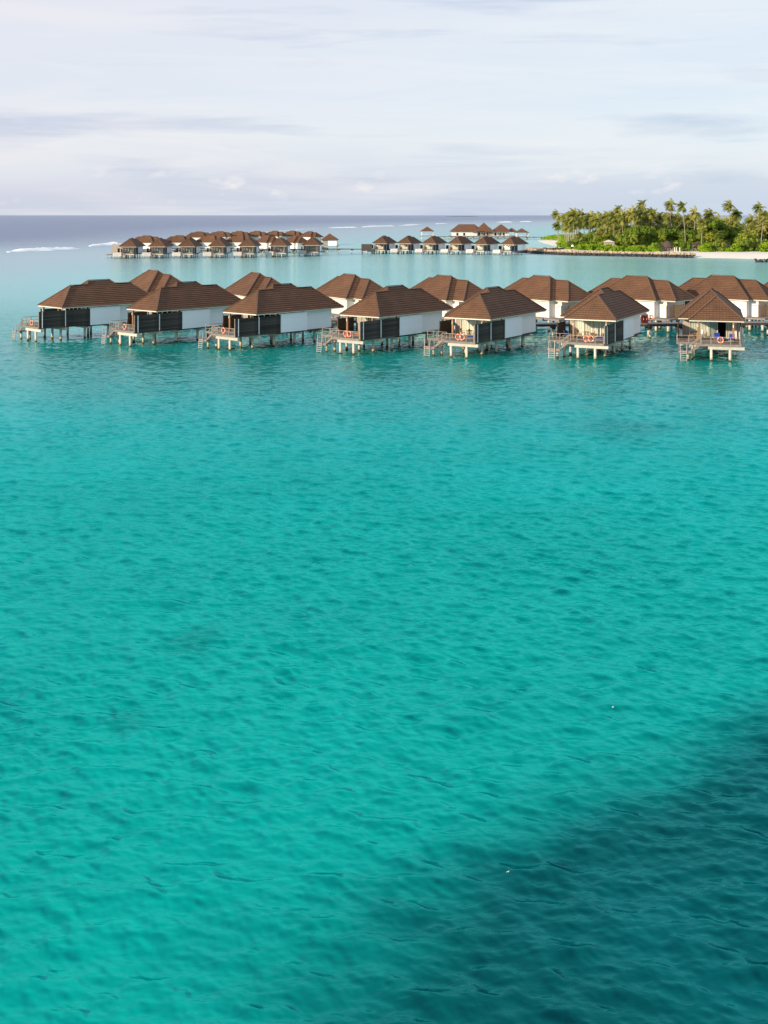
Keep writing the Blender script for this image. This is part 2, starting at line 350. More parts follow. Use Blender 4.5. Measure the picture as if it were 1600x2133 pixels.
    sn_ = N(t, 'ShaderNodeVectorMath', operation='NORMALIZE'); t.links.new(sb.outputs[0], sn_.inputs[0]); t.links.new(sn_.outputs[0], bp.inputs['Normal'])
    t.links.new(hh, bp.inputs['Height'])
    fr = N(t, 'ShaderNodeFresnel'); fr.inputs[0].default_value = 1.33; t.links.new(bp.outputs[0], fr.inputs['Normal'])
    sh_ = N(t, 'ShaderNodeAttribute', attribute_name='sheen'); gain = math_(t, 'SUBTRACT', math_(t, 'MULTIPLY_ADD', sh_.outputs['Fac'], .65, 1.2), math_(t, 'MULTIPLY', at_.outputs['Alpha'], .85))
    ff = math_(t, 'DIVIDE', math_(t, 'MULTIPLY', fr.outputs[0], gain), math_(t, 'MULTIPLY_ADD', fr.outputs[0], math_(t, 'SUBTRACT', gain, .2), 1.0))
    up = N(t, 'ShaderNodeVectorMath', operation='ADD'); # light scattered inside a wave leaves it on the side away from the sun: mirror the slope
    mi_ = N(t, 'ShaderNodeVectorMath', operation='MULTIPLY'); t.links.new(g.outputs['Normal'], mi_.inputs[0]); mi_.inputs[1].default_value = (-.65,-.65,1)
    sd_ = N(t, 'ShaderNodeVectorMath', operation='ADD'); t.links.new(mi_.outputs[0], sd_.inputs[0]); s3 = N(t, 'ShaderNodeVectorMath', operation='SCALE'); t.links.new(sl_.outputs['Vector'], s3.inputs[0]); s3.inputs[3].default_value = 2.8
    t.links.new(s3.outputs[0], sd_.inputs[1]); t.links.new(sd_.outputs[0], up.inputs[0]); up.inputs[1].default_value = (0,0,1.15)
    un = N(t, 'ShaderNodeVectorMath', operation='NORMALIZE'); t.links.new(up.outputs[0], un.inputs[0])
    df = N(t, 'ShaderNodeBsdfDiffuse'); t.links.new(at_.outputs['Color'], df.inputs['Color']); t.links.new(un.outputs[0], df.inputs['Normal'])
    gl = N(t, 'ShaderNodeBsdfGlossy'); t.links.new(bp.outputs[0], gl.inputs['Normal'])
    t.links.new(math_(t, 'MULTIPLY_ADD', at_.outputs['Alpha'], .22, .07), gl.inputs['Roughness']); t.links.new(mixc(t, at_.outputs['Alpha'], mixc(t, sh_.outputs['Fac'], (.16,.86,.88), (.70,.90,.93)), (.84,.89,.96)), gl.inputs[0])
    ms = N(t, 'ShaderNodeMixShader'); o = N(t, 'ShaderNodeOutputMaterial')
    t.links.new(ff, ms.inputs[0]); t.links.new(df.outputs[0], ms.inputs[1]); t.links.new(gl.outputs[0], ms.inputs[2]); t.links.new(ms.outputs[0], o.inputs[0])
    me.materials.append(m)
    link('sea', me, kind='structure', label='turquoise lagoon and dark open sea with small wind waves')
build_sea()

# ------------------------------------------------------------------ island ground
def build_island():
    gx = np.arange(60, 540, 3.0); gy = np.arange(470, 980, 3.0); X, Y = np.meshgrid(gx, gy); x = X.ravel(); y = Y.ravel()
    sd = poly_sd(x, y, ISL); z = np.where(sd > 0, np.minimum(sd*.085, 1.5), sd*.1)+(vnoise(x, y, 9, 5)-.5)*.18*(sd > 2); z = np.maximum(z, -2)
    n = len(gx); m = len(gy); f = [(j*n+i, j*n+i+1, (j+1)*n+i+1, (j+1)*n+i) for j in range(m-1) for i in range(n-1) if max(z[j*n+i], z[j*n+i+1], z[(j+1)*n+i]) > -1.2]
    me = bpy.data.meshes.new('beach'); me.from_pydata(np.stack([x,y,z],1).tolist(), [], f); me.polygons.foreach_set('use_smooth', [True]*len(f))
    mt = bpy.data.materials.new('coral_sand'); mt.use_nodes = True; t = mt.node_tree; p = t.nodes['Principled BSDF']; p.inputs['Roughness'].default_value = .9
    g = N(t, 'ShaderNodeNewGeometry'); nz = noise(t, g.outputs['Position'], .35, 5, .65)
    t.links.new(ramp(t, nz, [(.3, (.80,.72,.58)), (.7, (.90,.83,.69))]), p.inputs['Base Color']); me.materials.append(mt)
    link('beach', me, kind='structure', label='pale coral sand of the island')
build_island()
def far_isle(px, w, h, Y):
    p = at(px, Y); n = 24; mb = MB(); pts = [((i/(n-1)-.5)*w, h*(1-abs(i/(n-1)*2-1)**3)*(.6+.4*random.random())) for i in range(n)]
    for (a, ha), (b, hb) in zip(pts, pts[1:]):
        mb.face([(a,-150,-.5),(b,-150,-.5),(b,-60,hb),(a,-60,ha)]); mb.face([(a,-60,ha),(b,-60,hb),(b,150,-.5),(a,150,-.5)])
    link('far_island', mb.mesh('far_island', M['far']), loc=p, kind='structure')
M['far'] = mat('distant_scrub', (.05,.08,.05), None, .02, .9)
far_isle(962, 430, 6, 14000)

# ------------------------------------------------------------------ villa
W, L, WG, Y1, Y2, TP = 7.157, 18.14, 1.484, 2.912, 15.324, .849
HA, HB = W/2*TP, (W+WG)/2*TP; EV = 5.05; DK = 2.25
def roof_mesh():
    mb = MB(); dz = .27
    cs = 1/math.sqrt(1+TP*TP); sn = TP*cs
    def plane(pt, n, iv, ztop, u0=0):
        n = Vector(n); z = 0; k = 0
        while z < ztop-1e-6:
            zb = min(z+dz, ztop); a0, a1 = iv(z+1e-6); b0, b1 = iv(zb-1e-6)
            j = .012*((k*37) % 5)/5
            lo = n*(.06+j); hi = n*.008
            P = [Vector(pt(a0, z))+lo, Vector(pt(a1, z))+lo, Vector(pt(b1, zb))+hi, Vector(pt(b0, zb))+hi]
            uv = [(a0+k*.21, z/sn), (a1+k*.21, z/sn), (b1+k*.21, zb/sn-.02), (b0+k*.21, zb/sn-.02)]
            mb.face(P, uv)
            mb.face([Vector(pt(a0, z)), Vector(pt(a1, z)), P[1], P[0]], [(a0,z/sn)]*4)
            z = zb; k += 1
    T = TP
    plane(lambda u,z: (u, z/T, EV+z), (0,-sn,cs), lambda z: (z/T, W-z/T), HA)                                 # front hip
    plane(lambda u,z: (W-u, L-z/T, EV+z), (0,sn,cs), lambda z: (z/T, W-z/T), HA)                              # back hip
    plane(lambda u,z: (z/T, L-u, EV+z), (-sn,0,cs), lambda z: (z/T, L-z/T), HA)                               # left slope
    plane(lambda u,z: (W-z/T, u, EV+z), (sn,0,cs), lambda z: (z/T, L-z/T) if z < HA-1e-4 else (Y1+z/T, Y2-z/T), HB)   # right slope of both
    plane(lambda u,z: (u, Y1+z/T, EV+z), (0,-sn,cs), lambda z: (-WG+z/T, W-z/T-.03), HB)
    plane(lambda u,z: (-u, Y2-z/T, EV+z), (0,sn,cs), lambda z: (-W+z/T+.03, WG-z/T), HB)
    plane(lambda u,z: (-WG+z/T, -u, EV+z), (-sn,0,cs), lambda z: (-Y2+z/T, -Y1-z/T), HB)
    return mb.mesh('roof', 'roof')
def ridge_mesh():
    mb = MB(); e = EV+.09
    P1 = (W/2,W/2,e+HA); P2 = (W/2,L-W/2,e+HA); Q1 = ((W-WG)/2,Y1+(W+WG)/2,e+HB); Q2 = ((W-WG)/2,Y2-(W+WG)/2,e+HB)
    x0 = .02
    k = HA/TP
    for a, b in (((0,0,e),P1),((W,0,e),P1),(P1,(W/2,Y1+W/2,e+HA)),((W/2,Y2-W/2,e+HA),P2),(P2,(0,L,e)),(P2,(W,L,e)),
                 ((-WG,Y1,e),Q1),((-WG,Y2,e),Q2),(Q1,Q2),((W-k,Y1+k,e+HA),Q1),((W-k,Y2-k,e+HA),Q2)):
        mb.bar(a, b, .26, .09)
    return mb.mesh('ridge_cap', 'cap')
def fascia_mesh():
    mb = MB(); t = .04; z0, z1 = EV-.16, EV-.005; i = .05
    for x0,x1,y0,y1 in ((i,W-i,i,i+t),(W-i-t,W-i,i+t,L-i-t),(i,W-i,L-i-t,L-i),(i,i+t,i+t,Y1+i),(i,i+t,Y2-i,L-i-t),(-WG+i,i,Y1+i,Y1+i+t),(-WG+i,i,Y2-i-t,Y2-i),(-WG+i,-WG+i+t,Y1+i+t,Y2-i-t)):
        mb.box(x0,x1,y0,y1,z0,z1)
    return mb.mesh('fascia', 'cream')
def soffit_mesh():
    mb = MB(); z0, z1 = EV-.12, EV-.09; i = .1
    mb.box(i,W-i,i,L-i,z0,z1); mb.box(-WG+i,i-.003,Y1+i,Y2-i,z0,z1); return mb.mesh('soffit', 'white')
def curtain_mesh(w, h, seed):
    g = random.Random(seed); mb = MB(); n = 22; ph = g.random()*6; xs = [i*w/n for i in range(n+1)]
    ys = [.04*math.sin(i*1.25+ph+.6*math.sin(i*.4+ph)) for i in range(n+1)]
    for i in range(n): mb.face([(xs[i],ys[i],0),(xs[i+1],ys[i+1],0),(xs[i+1],ys[i+1],h),(xs[i],ys[i],h)])
    return mb.mesh('curtain', 'curtain')
def frame_mesh(w, h):
    mb = MB(); b = .07
    mb.box(0,b,-.03,.03,0,h); mb.box(w-b,w,-.03,.03,0,h); mb.box(b,w-b,-.03,.03,0,b); mb.box(b,w-b,-.03,.03,h-b,h); return mb.mesh('sliding_window', 'frame')
def pile_mesh(r, top): return MB().tube([(0,0,-1.5),(0,0,top)], r, 12).mesh('pile', 'pile', True)
G = {}
def ms(key, fn):
    if key not in G: G[key] = fn()
    return G[key]
def ring_mesh(col):
    mb = MB(); n = 20; m = 8; Rr, r = .36, .085
    for i in range(n):
        a0, a1 = 2*math.pi*i/n, 2*math.pi*(i+1)/n; white = (i % 5) == 0
        for j in range(m):
            b0, b1 = 2*math.pi*j/m, 2*math.pi*(j+1)/m
            f = lambda a,b: ((Rr+r*math.cos(b))*math.cos(a), r*math.sin(b), (Rr+r*math.cos(b))*math.sin(a))
            mb.face([f(a0,b0),f(a1,b0),f(a1,b1),f(a0,b1)], mi=1 if white else 0)
    return mb.mesh('lifebuoy', ['ringred','ringwhite'])
def children(parent, name, mesh, locs=((0,0,0),), label=None, rot=(0,0,0)):
    out = []
    for l in locs: out.append(link(name, mesh, parent, l, rot, label))
    return out
def villa(pose, label, group, kind='near', mirror=False, open_panel=None, name='water_villa', scale=1.0):
    """kind near: full detail; back: seen from the entrance side; far: plunge pool, fewer pieces"""
    X, Y, a = pose
    root = bpy.data.objects.new(name, None); COL.objects.link(root)
    if mirror:
        root.location = (X+L*math.sin(a), Y+L*math.cos(a), 0); root.scale = (1,-1,1)
    else: root.location = (X, Y, 0); root.scale = (scale,)*3
    root.rotation_euler = (0,0,-a)
    root['label'] = label; root['category'] = 'villa'; root['group'] = group
    near = kind == 'near'; far = kind == 'far'
    rf = link('roof', ms('roof', roof_mesh), root)
    link('ridge_cap', ms('ridge', ridge_mesh), rf); link('fascia', ms('fascia', fascia_mesh), rf)
    link('soffit', ms('soffit', soffit_mesh), rf)
    WB = 2.05                                     # foot of the walls
    # body: left, wing, back walls
    def body():
        mb = MB(); t = .15; z0, z1 = WB, EV-.12
        mb.box(.5,.5+t,14.6,16.25,z0,z1); mb.box(.5+t,6.3,16.25-t,16.25,z0,z1)
        mb.box(-.9,-.9+t,4.8,14.75,z0,z1); mb.box(-.9+t,.5,14.6,14.75,z0,z1)
        return mb.mesh('wall', 'wall_warm')
    link('wall', ms('body', body), root)
    w = link('side_wall', ms('mainwall', lambda: box_mesh('side_wall','white',6.15,6.3,10.55,16.1,WB,EV-.12)), root)
    bmesh_ = lambda ln, key, m_='white': ms(key, lambda: MB().hexa([(0,0,0),(.024,0,0),(.024,ln,0),(0,ln,0),(0,0,.214),(.012,0,.214),(.012,ln,.214),(0,ln,.214)]).mesh('board',m_))
    if not far:
        for k in range(13): link('board', bmesh_(5.55,'brd1'), w, (6.302,10.55,WB+k*.216))
    w2 = link('bathroom_wall', ms('bumpwall', lambda: MB().box(6.65,6.8,5.2,10.55,WB,EV-.28).box(6.3,6.65,10.4,10.55,WB,EV-.28).box(6.3,6.65,5.2,5.35,WB,EV-.28).mesh('bathroom_wall','white_bath')), root)
    if not far:
        for k in range(12): link('board', bmesh_(5.35,'brd2','white_bath'), w2, (6.802,5.2,WB+.02+k*.216))
    # floor slab and skirt
    link('floor_slab', ms('slab', lambda: MB().box(-.95,6.55,4.9,16.3,1.86,WB-.01).mesh('floor_slab','dark_timber')), root)
    # window wall
    ww = link('front_wall', ms('frontwall', lambda: MB().box(-.9,-.06,4.8,4.9,DK,EV-.12,0).box(-.02,6.28,4.8,4.9,EV-.34,EV-.12,1).box(6.1,6.28,4.8,4.9,DK,EV-.34,1).mesh('front_wall',['beige','frame'])), root)
    npan = 5; pw = 6.12/npan; ph = EV-.34-DK-.03
    for i in range(npan):
        op = i == open_panel
        f = link('sliding_window', ms('frame', lambda: frame_mesh(pw-.02, ph)), root, ((-.02+i*pw) if not op else (-.02+(i-1)*pw+.15), 4.84 if not op else 4.76, DK+.01))
        link('pane', ms('pane', lambda: box_mesh('pane','glass',.07,pw-.09,-.008,.008,.07,ph-.07)), f)
        if not op: link('curtain', ms(('cur', i%3), lambda: curtain_mesh(pw-.12, ph-.1, i)), f, (.05,.14,.04))
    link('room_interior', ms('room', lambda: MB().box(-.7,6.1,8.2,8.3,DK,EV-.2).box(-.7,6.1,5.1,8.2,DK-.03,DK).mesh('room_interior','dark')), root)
    # columns with lamps
    for cx in (1.2, 5.75):
        c = link('column', ms('col', lambda: box_mesh('column','column',-.12,.12,-.12,.12,DK,EV-.13)), root, (cx,.35,0))
        if not far: link('wall_lamp', ms('lamp', lambda: MB().tube([(0,-.17,4.15),(0,-.17,4.5)], .07, 8).mesh('wall_lamp','frame')), c)
    # decks
    def deckm():
        mb = MB(); y = -3.45
        while y < 4.75:
            x0 = -1.5 if y > -1.9 else 1.6; mb.box(x0, 6.6, y, y+.13, DK-.04, DK+random.uniform(-.004,.004)); y += .14
        return mb.mesh('deck_boards','deck')
    dk = link('deck', ms('deck', lambda: MB().box(1.6,6.7,-3.5,-3.452,1.98,DK+.01).box(-1.55,1.6,-1.95,-1.902,1.98,DK+.01).box(-1.55,-1.505,-1.9,4.8,1.98,DK+.01).box(1.64,6.6,-3.44,4.8,2.0,DK-.05).box(-1.5,1.64,-1.89,4.8,2.0,DK-.05).mesh('deck','deck')), root)
    if not far: link('deck_boards', ms('deckb', deckm), dk, kind='stuff')
    # black slatted privacy screen on the right, brown one on the left
    scr = link('privacy_screen', ms('screen', lambda: MB().box(6.66,6.70,-3.45,5.19,2.05,4.62).mesh('privacy_screen','dark')), root)
    for (y0, ln, key) in ((-3.42,4.25,'slatA'),(.92,4.26,'slatB')):
        if near:
            for k in range(12):
                link('slat', ms((key,k%4), lambda: MB().box(0,.035,0,ln,0,.19).mesh('slat','slat')), scr, (6.705+.006*((k*7)%3),y0,2.06+k*.215))
        else: link('slat_panel', ms(key+'p', lambda: (lambda mb: [mb.box(6.705,6.74,y0,y0+ln,2.06+k*.215,2.25+k*.215) for k in range(12)] and mb)(MB()).mesh('slat_panel','slat')), scr, kind='stuff')
    for y in (-2.98,.9):
        link('screen_post', ms('spost', lambda: box_mesh('screen_post','white',6.745,6.83,-.05,.05,2.15,4.56)), scr, (0,y,0))
    link('screen_post', ms('spost2', lambda: box_mesh('screen_post','deck',6.52,6.655,-3.5,-3.37,1.98,4.6)), scr)
    ls = link('left_screen', ms('lscreen', lambda: MB().box(-1.42,-1.38,1.4,4.8,2.3,4.3).box(-1.5,-1.38,1.32,1.4,2.0,4.4).box(-1.5,-1.38,4.8,4.9,2.0,4.4).mesh('left_screen','brown_slat')), root)
    if near:
        for k in range(15): link('slat', ms('lslat', lambda: box_mesh('slat','brown_slat',-1.375,-1.345,1.4,4.8,0,.105)), ls, (0,0,2.32+k*.133))
    # beams and piles
    for y, x0, x1 in ((-3.2,2.5,7.05),(.9,-1.2,7.0),(5.0,-1.0,6.95),(9.2,-1.0,6.95),(13.4,-1.0,6.9),(-1.6,.1,1.5)):
        link('cross_beam', ms(('beam',x0,x1), lambda: box_mesh('cross_beam','beam',x0,x1,-.2,.2,1.58,1.97 if y < 5 else 1.855)), root, (0,y,0))
    piles = [(5.25,-3.2),(2.9,-3.2),(.5,-1.6),(5.4,.9),(.6,.9),(2.9,.9),(5.5,5),(.4,5),(5.5,9.2),(.4,9.2),(5.5,13.4),(.4,13.4),(3,7.1),(3,13.4)]
    for px_, py_ in piles: link('pile', ms('pile', lambda: pile_mesh(.18, 1.6)), root, (px_,py_,0))
    if kind == 'back':
        pt = link('entrance_platform', ms('plat', lambda: MB().box(-2.2,7.2,16.3,18.3,1.95,2.2).box(-2.2,.4,14.9,16.3,1.95,2.2).box(-2.6,-1.0,3.2,14.9,1.95,2.2).mesh('entrance_platform','deck')), root)
        for p in ((-2.0,4.2),(-2.0,8),(-2.0,11.6),(-1.8,15.6),(-1.4,17.6),(2,17.6),(6,17.6)): link('pile', ms('pile2', lambda: pile_mesh(.2,1.95)), root, (*p,0))
        link('door', ms('door', lambda: MB().box(0.3,0.5,16.27,16.33,2.2,4.2).mesh('door','column')), root)
        link('number_plate', ms('nplate', lambda: box_mesh('number_plate','rail',.44,.497,15.1,15.9,4.05,4.12)), root)
        return root
    if far:
        pl = link('plunge_pool', ms('ppool', lambda: MB().box(-2.3,1.5,-3.7,-3.5,.95,2.6).box(-2.3,-2.1,-3.5,-.3,.95,2.6).box(1.3,1.5,-3.5,-.3,.95,2.6).box(-2.1,1.3,-.5,-.3,.95,2.6).box(-2.1,1.3,-3.5,-.5,.95,1.3).mesh('plunge_pool','pool')), root)
        link('pool_water', ms('pwater', lambda: box_mesh('pool_water','poolwater',-2.1,1.3,-3.5,-.5,1.3,2.48)), pl)
        for p in ((-1.8,-2.9),(1,-2.9)): link('pile', ms('pile', lambda: pile_mesh(.18,1.6)), root, (*p,-.6))
        link('stairs', ms('fstairs', lambda: (lambda mb: [mb.box(2.6-.42*k,3.0-.42*k,-4.6,-3.55,1.95-.3*k,2.02-.3*k) for k in range(6)] and mb.bar((3.0,-4.62,2.1),(.5,-4.62,.3),.08,.25).bar((3.0,-3.53,2.1),(.5,-3.53,.3),.08,.25))(MB()).mesh('stairs','deck')), root)
        return root
    # landing, stairs, ladder, rails
    ld = link('landing', ms('landing', lambda: MB().box(-1.25,.45,-3.35,-2.05,1.14,1.26).box(-1.25,.45,-3.42,-3.352,1.0,1.27).mesh('landing','deck')), root)
    link('pile', ms('pile3', lambda: pile_mesh(.17,1.13)), root, (-.05,-2.75,0))
    stt = link('stairs', ms('stairs', lambda: MB().bar((1.62,-3.32,2.2),(.3,-3.32,1.2),.07,.24).bar((1.62,-2.2,2.2),(.3,-2.2,1.2),.07,.24).mesh('stairs','deck')), root)
    for k in range(4): link('step', ms('step', lambda: box_mesh('step','deck',0,.3,-3.28,-2.24,-.05,0)), stt, (1.3-.28*k,0,2.06-.21*k))
    la = link('ladder', ms('ladder', lambda: MB().bar((-1.0,-3.75,-.4),(-1.0,-3.47,2.35),.07).bar((-.2,-3.75,-.4),(-.2,-3.47,2.35),.07).mesh('ladder','ladder')), root)
    for k in range(6): link('rung', ms('rung', lambda: box_mesh('rung','ladder',-.965,-.235,-.06,.06,-.035,.035)), la, (0,-3.72+.28*(k*.3+.1)/2.75,-.15+k*.28))
    tr = 3.2
    rl = link('railing', ms('railing', lambda: MB().bar((1.62,-3.42,tr),(6.52,-3.42,tr),.07).bar((1.62,-3.42,tr-.5),(6.52,-3.42,tr-.5),.045).bar((-1.5,-1.9,tr),(-1.5,1.35,tr),.06).bar((-1.5,-1.9,tr-.5),(-1.5,1.35,tr-.5),.04)
        .bar((-1.5,-1.9,tr),(1.5,-1.9,tr),.06).bar((-1.5,-1.9,tr-.5),(1.5,-1.9,tr-.5),.04).mesh('railing','rail')), root)
    for p in ((1.62,-3.42),(2.85,-3.42),(4.05,-3.42),(5.3,-3.42),(6.45,-3.42),(-1.5,-1.9),(-1.5,-.3),(0,-1.9),(1.5,-1.9),(-1.5,1.2)):
        link('railing_post', ms('rpost', lambda: box_mesh('railing_post','rail',-.04,.04,-.04,.04,DK,3.165)), rl, (*p,0))
    link('handrail', ms('handrail', lambda: MB().bar((1.62,-3.40,3.15),(.4,-3.40,2.2),.06).bar((.4,-3.40,1.2),(.4,-3.40,2.2),.07).bar((1.0,-3.38,1.75),(1.0,-3.38,2.65),.05)
        .bar((1.55,-2.15,3.1),(.4,-2.12,2.2),.06).bar((.4,-2.12,1.2),(.4,-2.12,2.2),.07).bar((-1.2,-2.1,1.2),(-1.2,-2.1,2.2),.07).bar((-1.2,-2.1,2.2),(.4,-2.12,2.2),.06).mesh('handrail','rail')), rl)
    return root
POSE = {'f1':(-53.9716,183.8248,.7789),'f2':(-38.7051,177.2314,.7186),'f3':(-23.4673,171.6141,.7217),'f4':(-6.3094,166.9218,.6645),'f5':(8.2653,162.6024,.5618),
 'f6':(24.4939,160.2812,.4627),'f7':(40.7766,157.8901,.2662),'b1':(-40.0926,211.6684,-.628),'b2':(-21.2935,201.9522,-.4852),'b3':(-3.7207,196.7484,-.5505),
 'b4':(12.9504,192.8812,-.5834),'b5':(29.9263,191.9949,-.6325),'b6':(47.5246,192.3784,-.8016),'b7':(63.359,194.3011,-.9185),'b8':(79.5,197.5,-1.0)}
def LW(k, x, y, z=0):
    X, Y, a = POSE[k]; return Vector((X+x*math.cos(a)+y*math.sin(a), Y-x*math.sin(a)+y*math.cos(a), z))
LF = {'f1':'brown-roofed stilt villa at the far left end of the near row',
 'f2':'brown-roofed stilt villa second from the left in the near row',
 'f3':'brown-roofed stilt villa third from left in near row, dirt streaks on its roof',
 'f4':'brown-roofed stilt villa in the middle of the near row, orange lounger on its deck',
 'f5':'brown-roofed stilt villa third from right in near row, one blue lounger on deck',
 'f6':'brown-roofed stilt villa second from right in near row, curtained glass front',
 'f7':'brown-roofed stilt villa at right end of near row, one glass door open'}
for k, lb in LF.items(): villa(POSE[k], lb, 'near row of overwater villas', 'near', open_panel={'f7':3}.get(k))
BO = ['far left','second from the left','third from the left','fourth from the left','fourth from the right','third from the right','second from the right','far right']
for i in range(8):
    villa(POSE['b%d'%(i+1)], 'white walled villa behind the boardwalk, %s in the back row' % BO[i], 'back row of villas behind the jetty', 'back', mirror=True)

# ------------------------------------------------------------------ jetty between the rows
def jetty(name, pts, z, w, label, pile_gap=5.0, cap=True, mats=('deck','dark_timber')):
    root = bpy.data.objects.new(name, None); COL.objects.link(root); root['label'] = label; root['category'] = 'jetty'
    root.location = (pts[0][0], pts[0][1], 0); o = Vector((pts[0][0], pts[0][1], 0))
    P = [Vector((x,y,0))-o for x,y in pts]
    mb = MB(); mf = MB(); mbm = MB()
    nrm = []
    for i in range(len(P)):
        d = (P[min(i+1,len(P)-1)]-P[max(i-1,0)]).normalized(); nrm.append(Vector((-d.y,d.x,0)))
    for i in range(len(P)-1):
        a, b, na, nb = P[i], P[i+1], nrm[i], nrm[i+1]; U = Vector((0,0,1))
        mb.hexa([a+U*(z-.08), a+U*(z-.08)+na*w, b+U*(z-.08)+nb*w, b+U*(z-.08), a+U*z, a+U*z+na*w, b+U*z+nb*w, b+U*z])
        for off in (.15, w-.35):
            mf.hexa([a+na*off+U*(z-.42), a+na*(off+.2)+U*(z-.42), b+nb*(off+.2)+U*(z-.42), b+nb*off+U*(z-.42), a+na*off+U*(z-.083), a+na*(off+.2)+U*(z-.083), b+nb*(off+.2)+U*(z-.083), b+nb*off+U*(z-.083)])
    link('deck', mb.mesh('deck', mats[0]), root); link('stringer', mf.mesh('stringer', mats[1]), root)
    pm = MB().tube([(0,0,-1.2),(0,0,z-.75)], .19, 10).mesh('pile','pile',True)
    hm = MB().hexa([(-.25,.2,z-.8),(.25,.2,z-.8),(.25,w-.2,z-.8),(-.25,w-.2,z-.8),(-.25,-.1,z-.423),(.25,-.1,z-.423),(.25,w+.1,z-.423),(-.25,w+.1,z-.423)]).mesh('pile_head', mats[1])
    s = 0; nxt = 2.0
    for i in range(len(P)-1):
        d = P[i+1]-P[i]; ln = d.length
        while nxt < s+ln:
            t = (nxt-s)/ln; c = P[i]+d*t; n = nrm[i]; ang = math.atan2(d.y,d.x)
            link('pile_head', hm, root, c, (0,0,ang))
            for off in (.6, w-.6): link('pile', pm, root, c+n*off)
            nxt += pile_gap
        s += ln
    return root
jetty('boardwalk', [(-46,207),(-37,203),(-19,194.5),(-4,188.5),(12,184),(23,182.4),(42,182.8),(60,185),(90,190)], 2.25, 2.6, 'grey timber boardwalk on piles running between the two near rows of villas')
for k in ('f1','f2','f3','f4','f5','f6','f7'):
    p = LW(k, 3.2, 16.3); X, Y, a = POSE[k]
    ln = {'f1':3.2,'f2':3.2,'f3':4,'f4':4.5,'f5':5.5,'f6':7.5,'f7':10}[k]
    link('entrance_bridge', MB().box(-.7,.7,0,ln,2.02,2.2).box(-.75,-.7,0,ln,1.9,2.24).box(.7,.75,0,ln,1.9,2.24).mesh('entrance_bridge','deck'), None, p, (0,0,-a),
         label='short timber bridge from boardwalk to rear of ' + {'f1':'the far left near villa','f2':'the second near villa from the left','f3':'the third near villa from the left','f4':'the middle near villa','f5':'the third near villa from the right','f6':'the second near villa from the right','f7':'the right end near villa'}[k], cat='bridge', group='entrance bridges of the near villas')

# ------------------------------------------------------------------ things on the near decks
WHO = {'f1':'the far left villa','f2':'the second villa from the left','f3':'the third villa from the left','f4':'the middle villa','f5':'the third villa from the right','f6':'the second villa from the right','f7':'the right end villa'}
for k in LF:
    rm = ms('ring', lambda: ring_mesh(0))
    p = LW(k, {'f1':4.7,'f2':4.4,'f3':4.3,'f7':4.05}.get(k, 4.15), -3.56, 2.85)
    rings = [p] if k in ('f1','f2','f3','f7') else [p, LW(k, {'f4':4.75,'f5':4.75,'f6':4.8}[k], -3.56, 2.85)]
    for j, q in enumerate(rings):
        link('lifebuoy', rm, None, q, (0,random.uniform(0,1),-POSE[k][2]), label=('orange and white lifebuoy on rail of ' if len(rings)==1 else ('left of two orange lifebuoys on rail of ' if j==0 else 'right of two orange lifebuoys on rail of '))+WHO[k], cat='lifebuoy', group='lifebuoys on the deck rails')
def lounger(k, x, y, rz, m, label):
    r = bpy.data.objects.new('sun_lounger', None); COL.objects.link(r); r.location = LW(k,x,y,DK+.01); r.rotation_euler = (0,0,rz-POSE[k][2])
    r['label'] = label; r['category'] = 'lounger'; r['group'] = 'cushioned loungers on the villa decks'
    link('frame', ms('lgf', lambda: MB().box(-.36,.36,-.9,1.0,.24,.29).box(-.36,-.30,-.85,-.79,0,.24).box(.30,.36,-.85,-.79,0,.24).box(-.36,-.30,.8,.86,0,.24).box(.30,.36,.8,.86,0,.24).mesh('frame','teak')), r)
    link('seat_cushion', ms(('lgs',m), lambda: MB().box(-.34,.34,-.88,.42,.292,.42).mesh('seat_cushion',m)), r)
    link('back_cushion', ms(('lgb',m), lambda: MB().hexa([(-.36,.42,.3),(.36,.42,.3),(.36,.54,.3),(-.36,.54,.3),(-.36,.80,1.0),(.36,.80,1.0),(.36,.92,.95),(-.36,.92,.95)]).mesh('back_cushion',m)), r)
def chair(k, x, y, rz, label):
    r = bpy.data.objects.new('deck_chair', None); COL.objects.link(r); r.location = LW(k,x,y,DK+.01); r.rotation_euler = (0,0,rz-POSE[k][2])
    r['label'] = label; r['category'] = 'chair'; r['group'] = 'teak chairs on the villa decks'
    link('seat', ms('chs', lambda: MB().box(-.27,.27,-.27,.27,.42,.47).mesh('seat','teak')), r)
    def bk():
        mb = MB()
        for i in range(5): mb.box(-.25+i*.11,-.19+i*.11,.25,.29,.5,.92)
        return mb.box(-.27,.27,.24,.30,.9,.97).mesh('backrest','teak')
    link('backrest', ms('chb', bk), r)
    for a in (-.24,.24):
        for b in (-.24,.24): link('leg', ms('chl', lambda: box_mesh('leg','teak',-.03,.03,-.03,.03,0,.42)), r, (a,b,0))
        link('armrest', ms('cha', lambda: box_mesh('armrest','teak',-.03,.03,-.27,.24,.64,.68)), r, (a,0,0))
def table(k, x, y, label):
    r = bpy.data.objects.new('deck_table', None); COL.objects.link(r); r.location = LW(k,x,y,DK+.01); r.rotation_euler = (0,0,-POSE[k][2])
    r['label'] = label; r['category'] = 'table'; r['group'] = 'teak tables on the villa decks'
    link('tabletop', ms('tbt', lambda: MB().tube([(0,0,.70),(0,0,.75)], .5, 18).mesh('tabletop','teak')), r)
    for a in range(4): link('leg', ms('tbl', lambda: box_mesh('leg','teak',-.03,.03,-.03,.03,0,.70)), r, (.28*math.cos(a*1.571+.785),.28*math.sin(a*1.571+.785),0))
lounger('f7', 3.8, 1.2, R(12), 'blue', 'bright blue lounger behind the lifebuoy on the right end villa deck')
lounger('f7', 5.5, .2, R(-6), 'blue', 'bright blue lounger beside the dark screen of the right end villa')
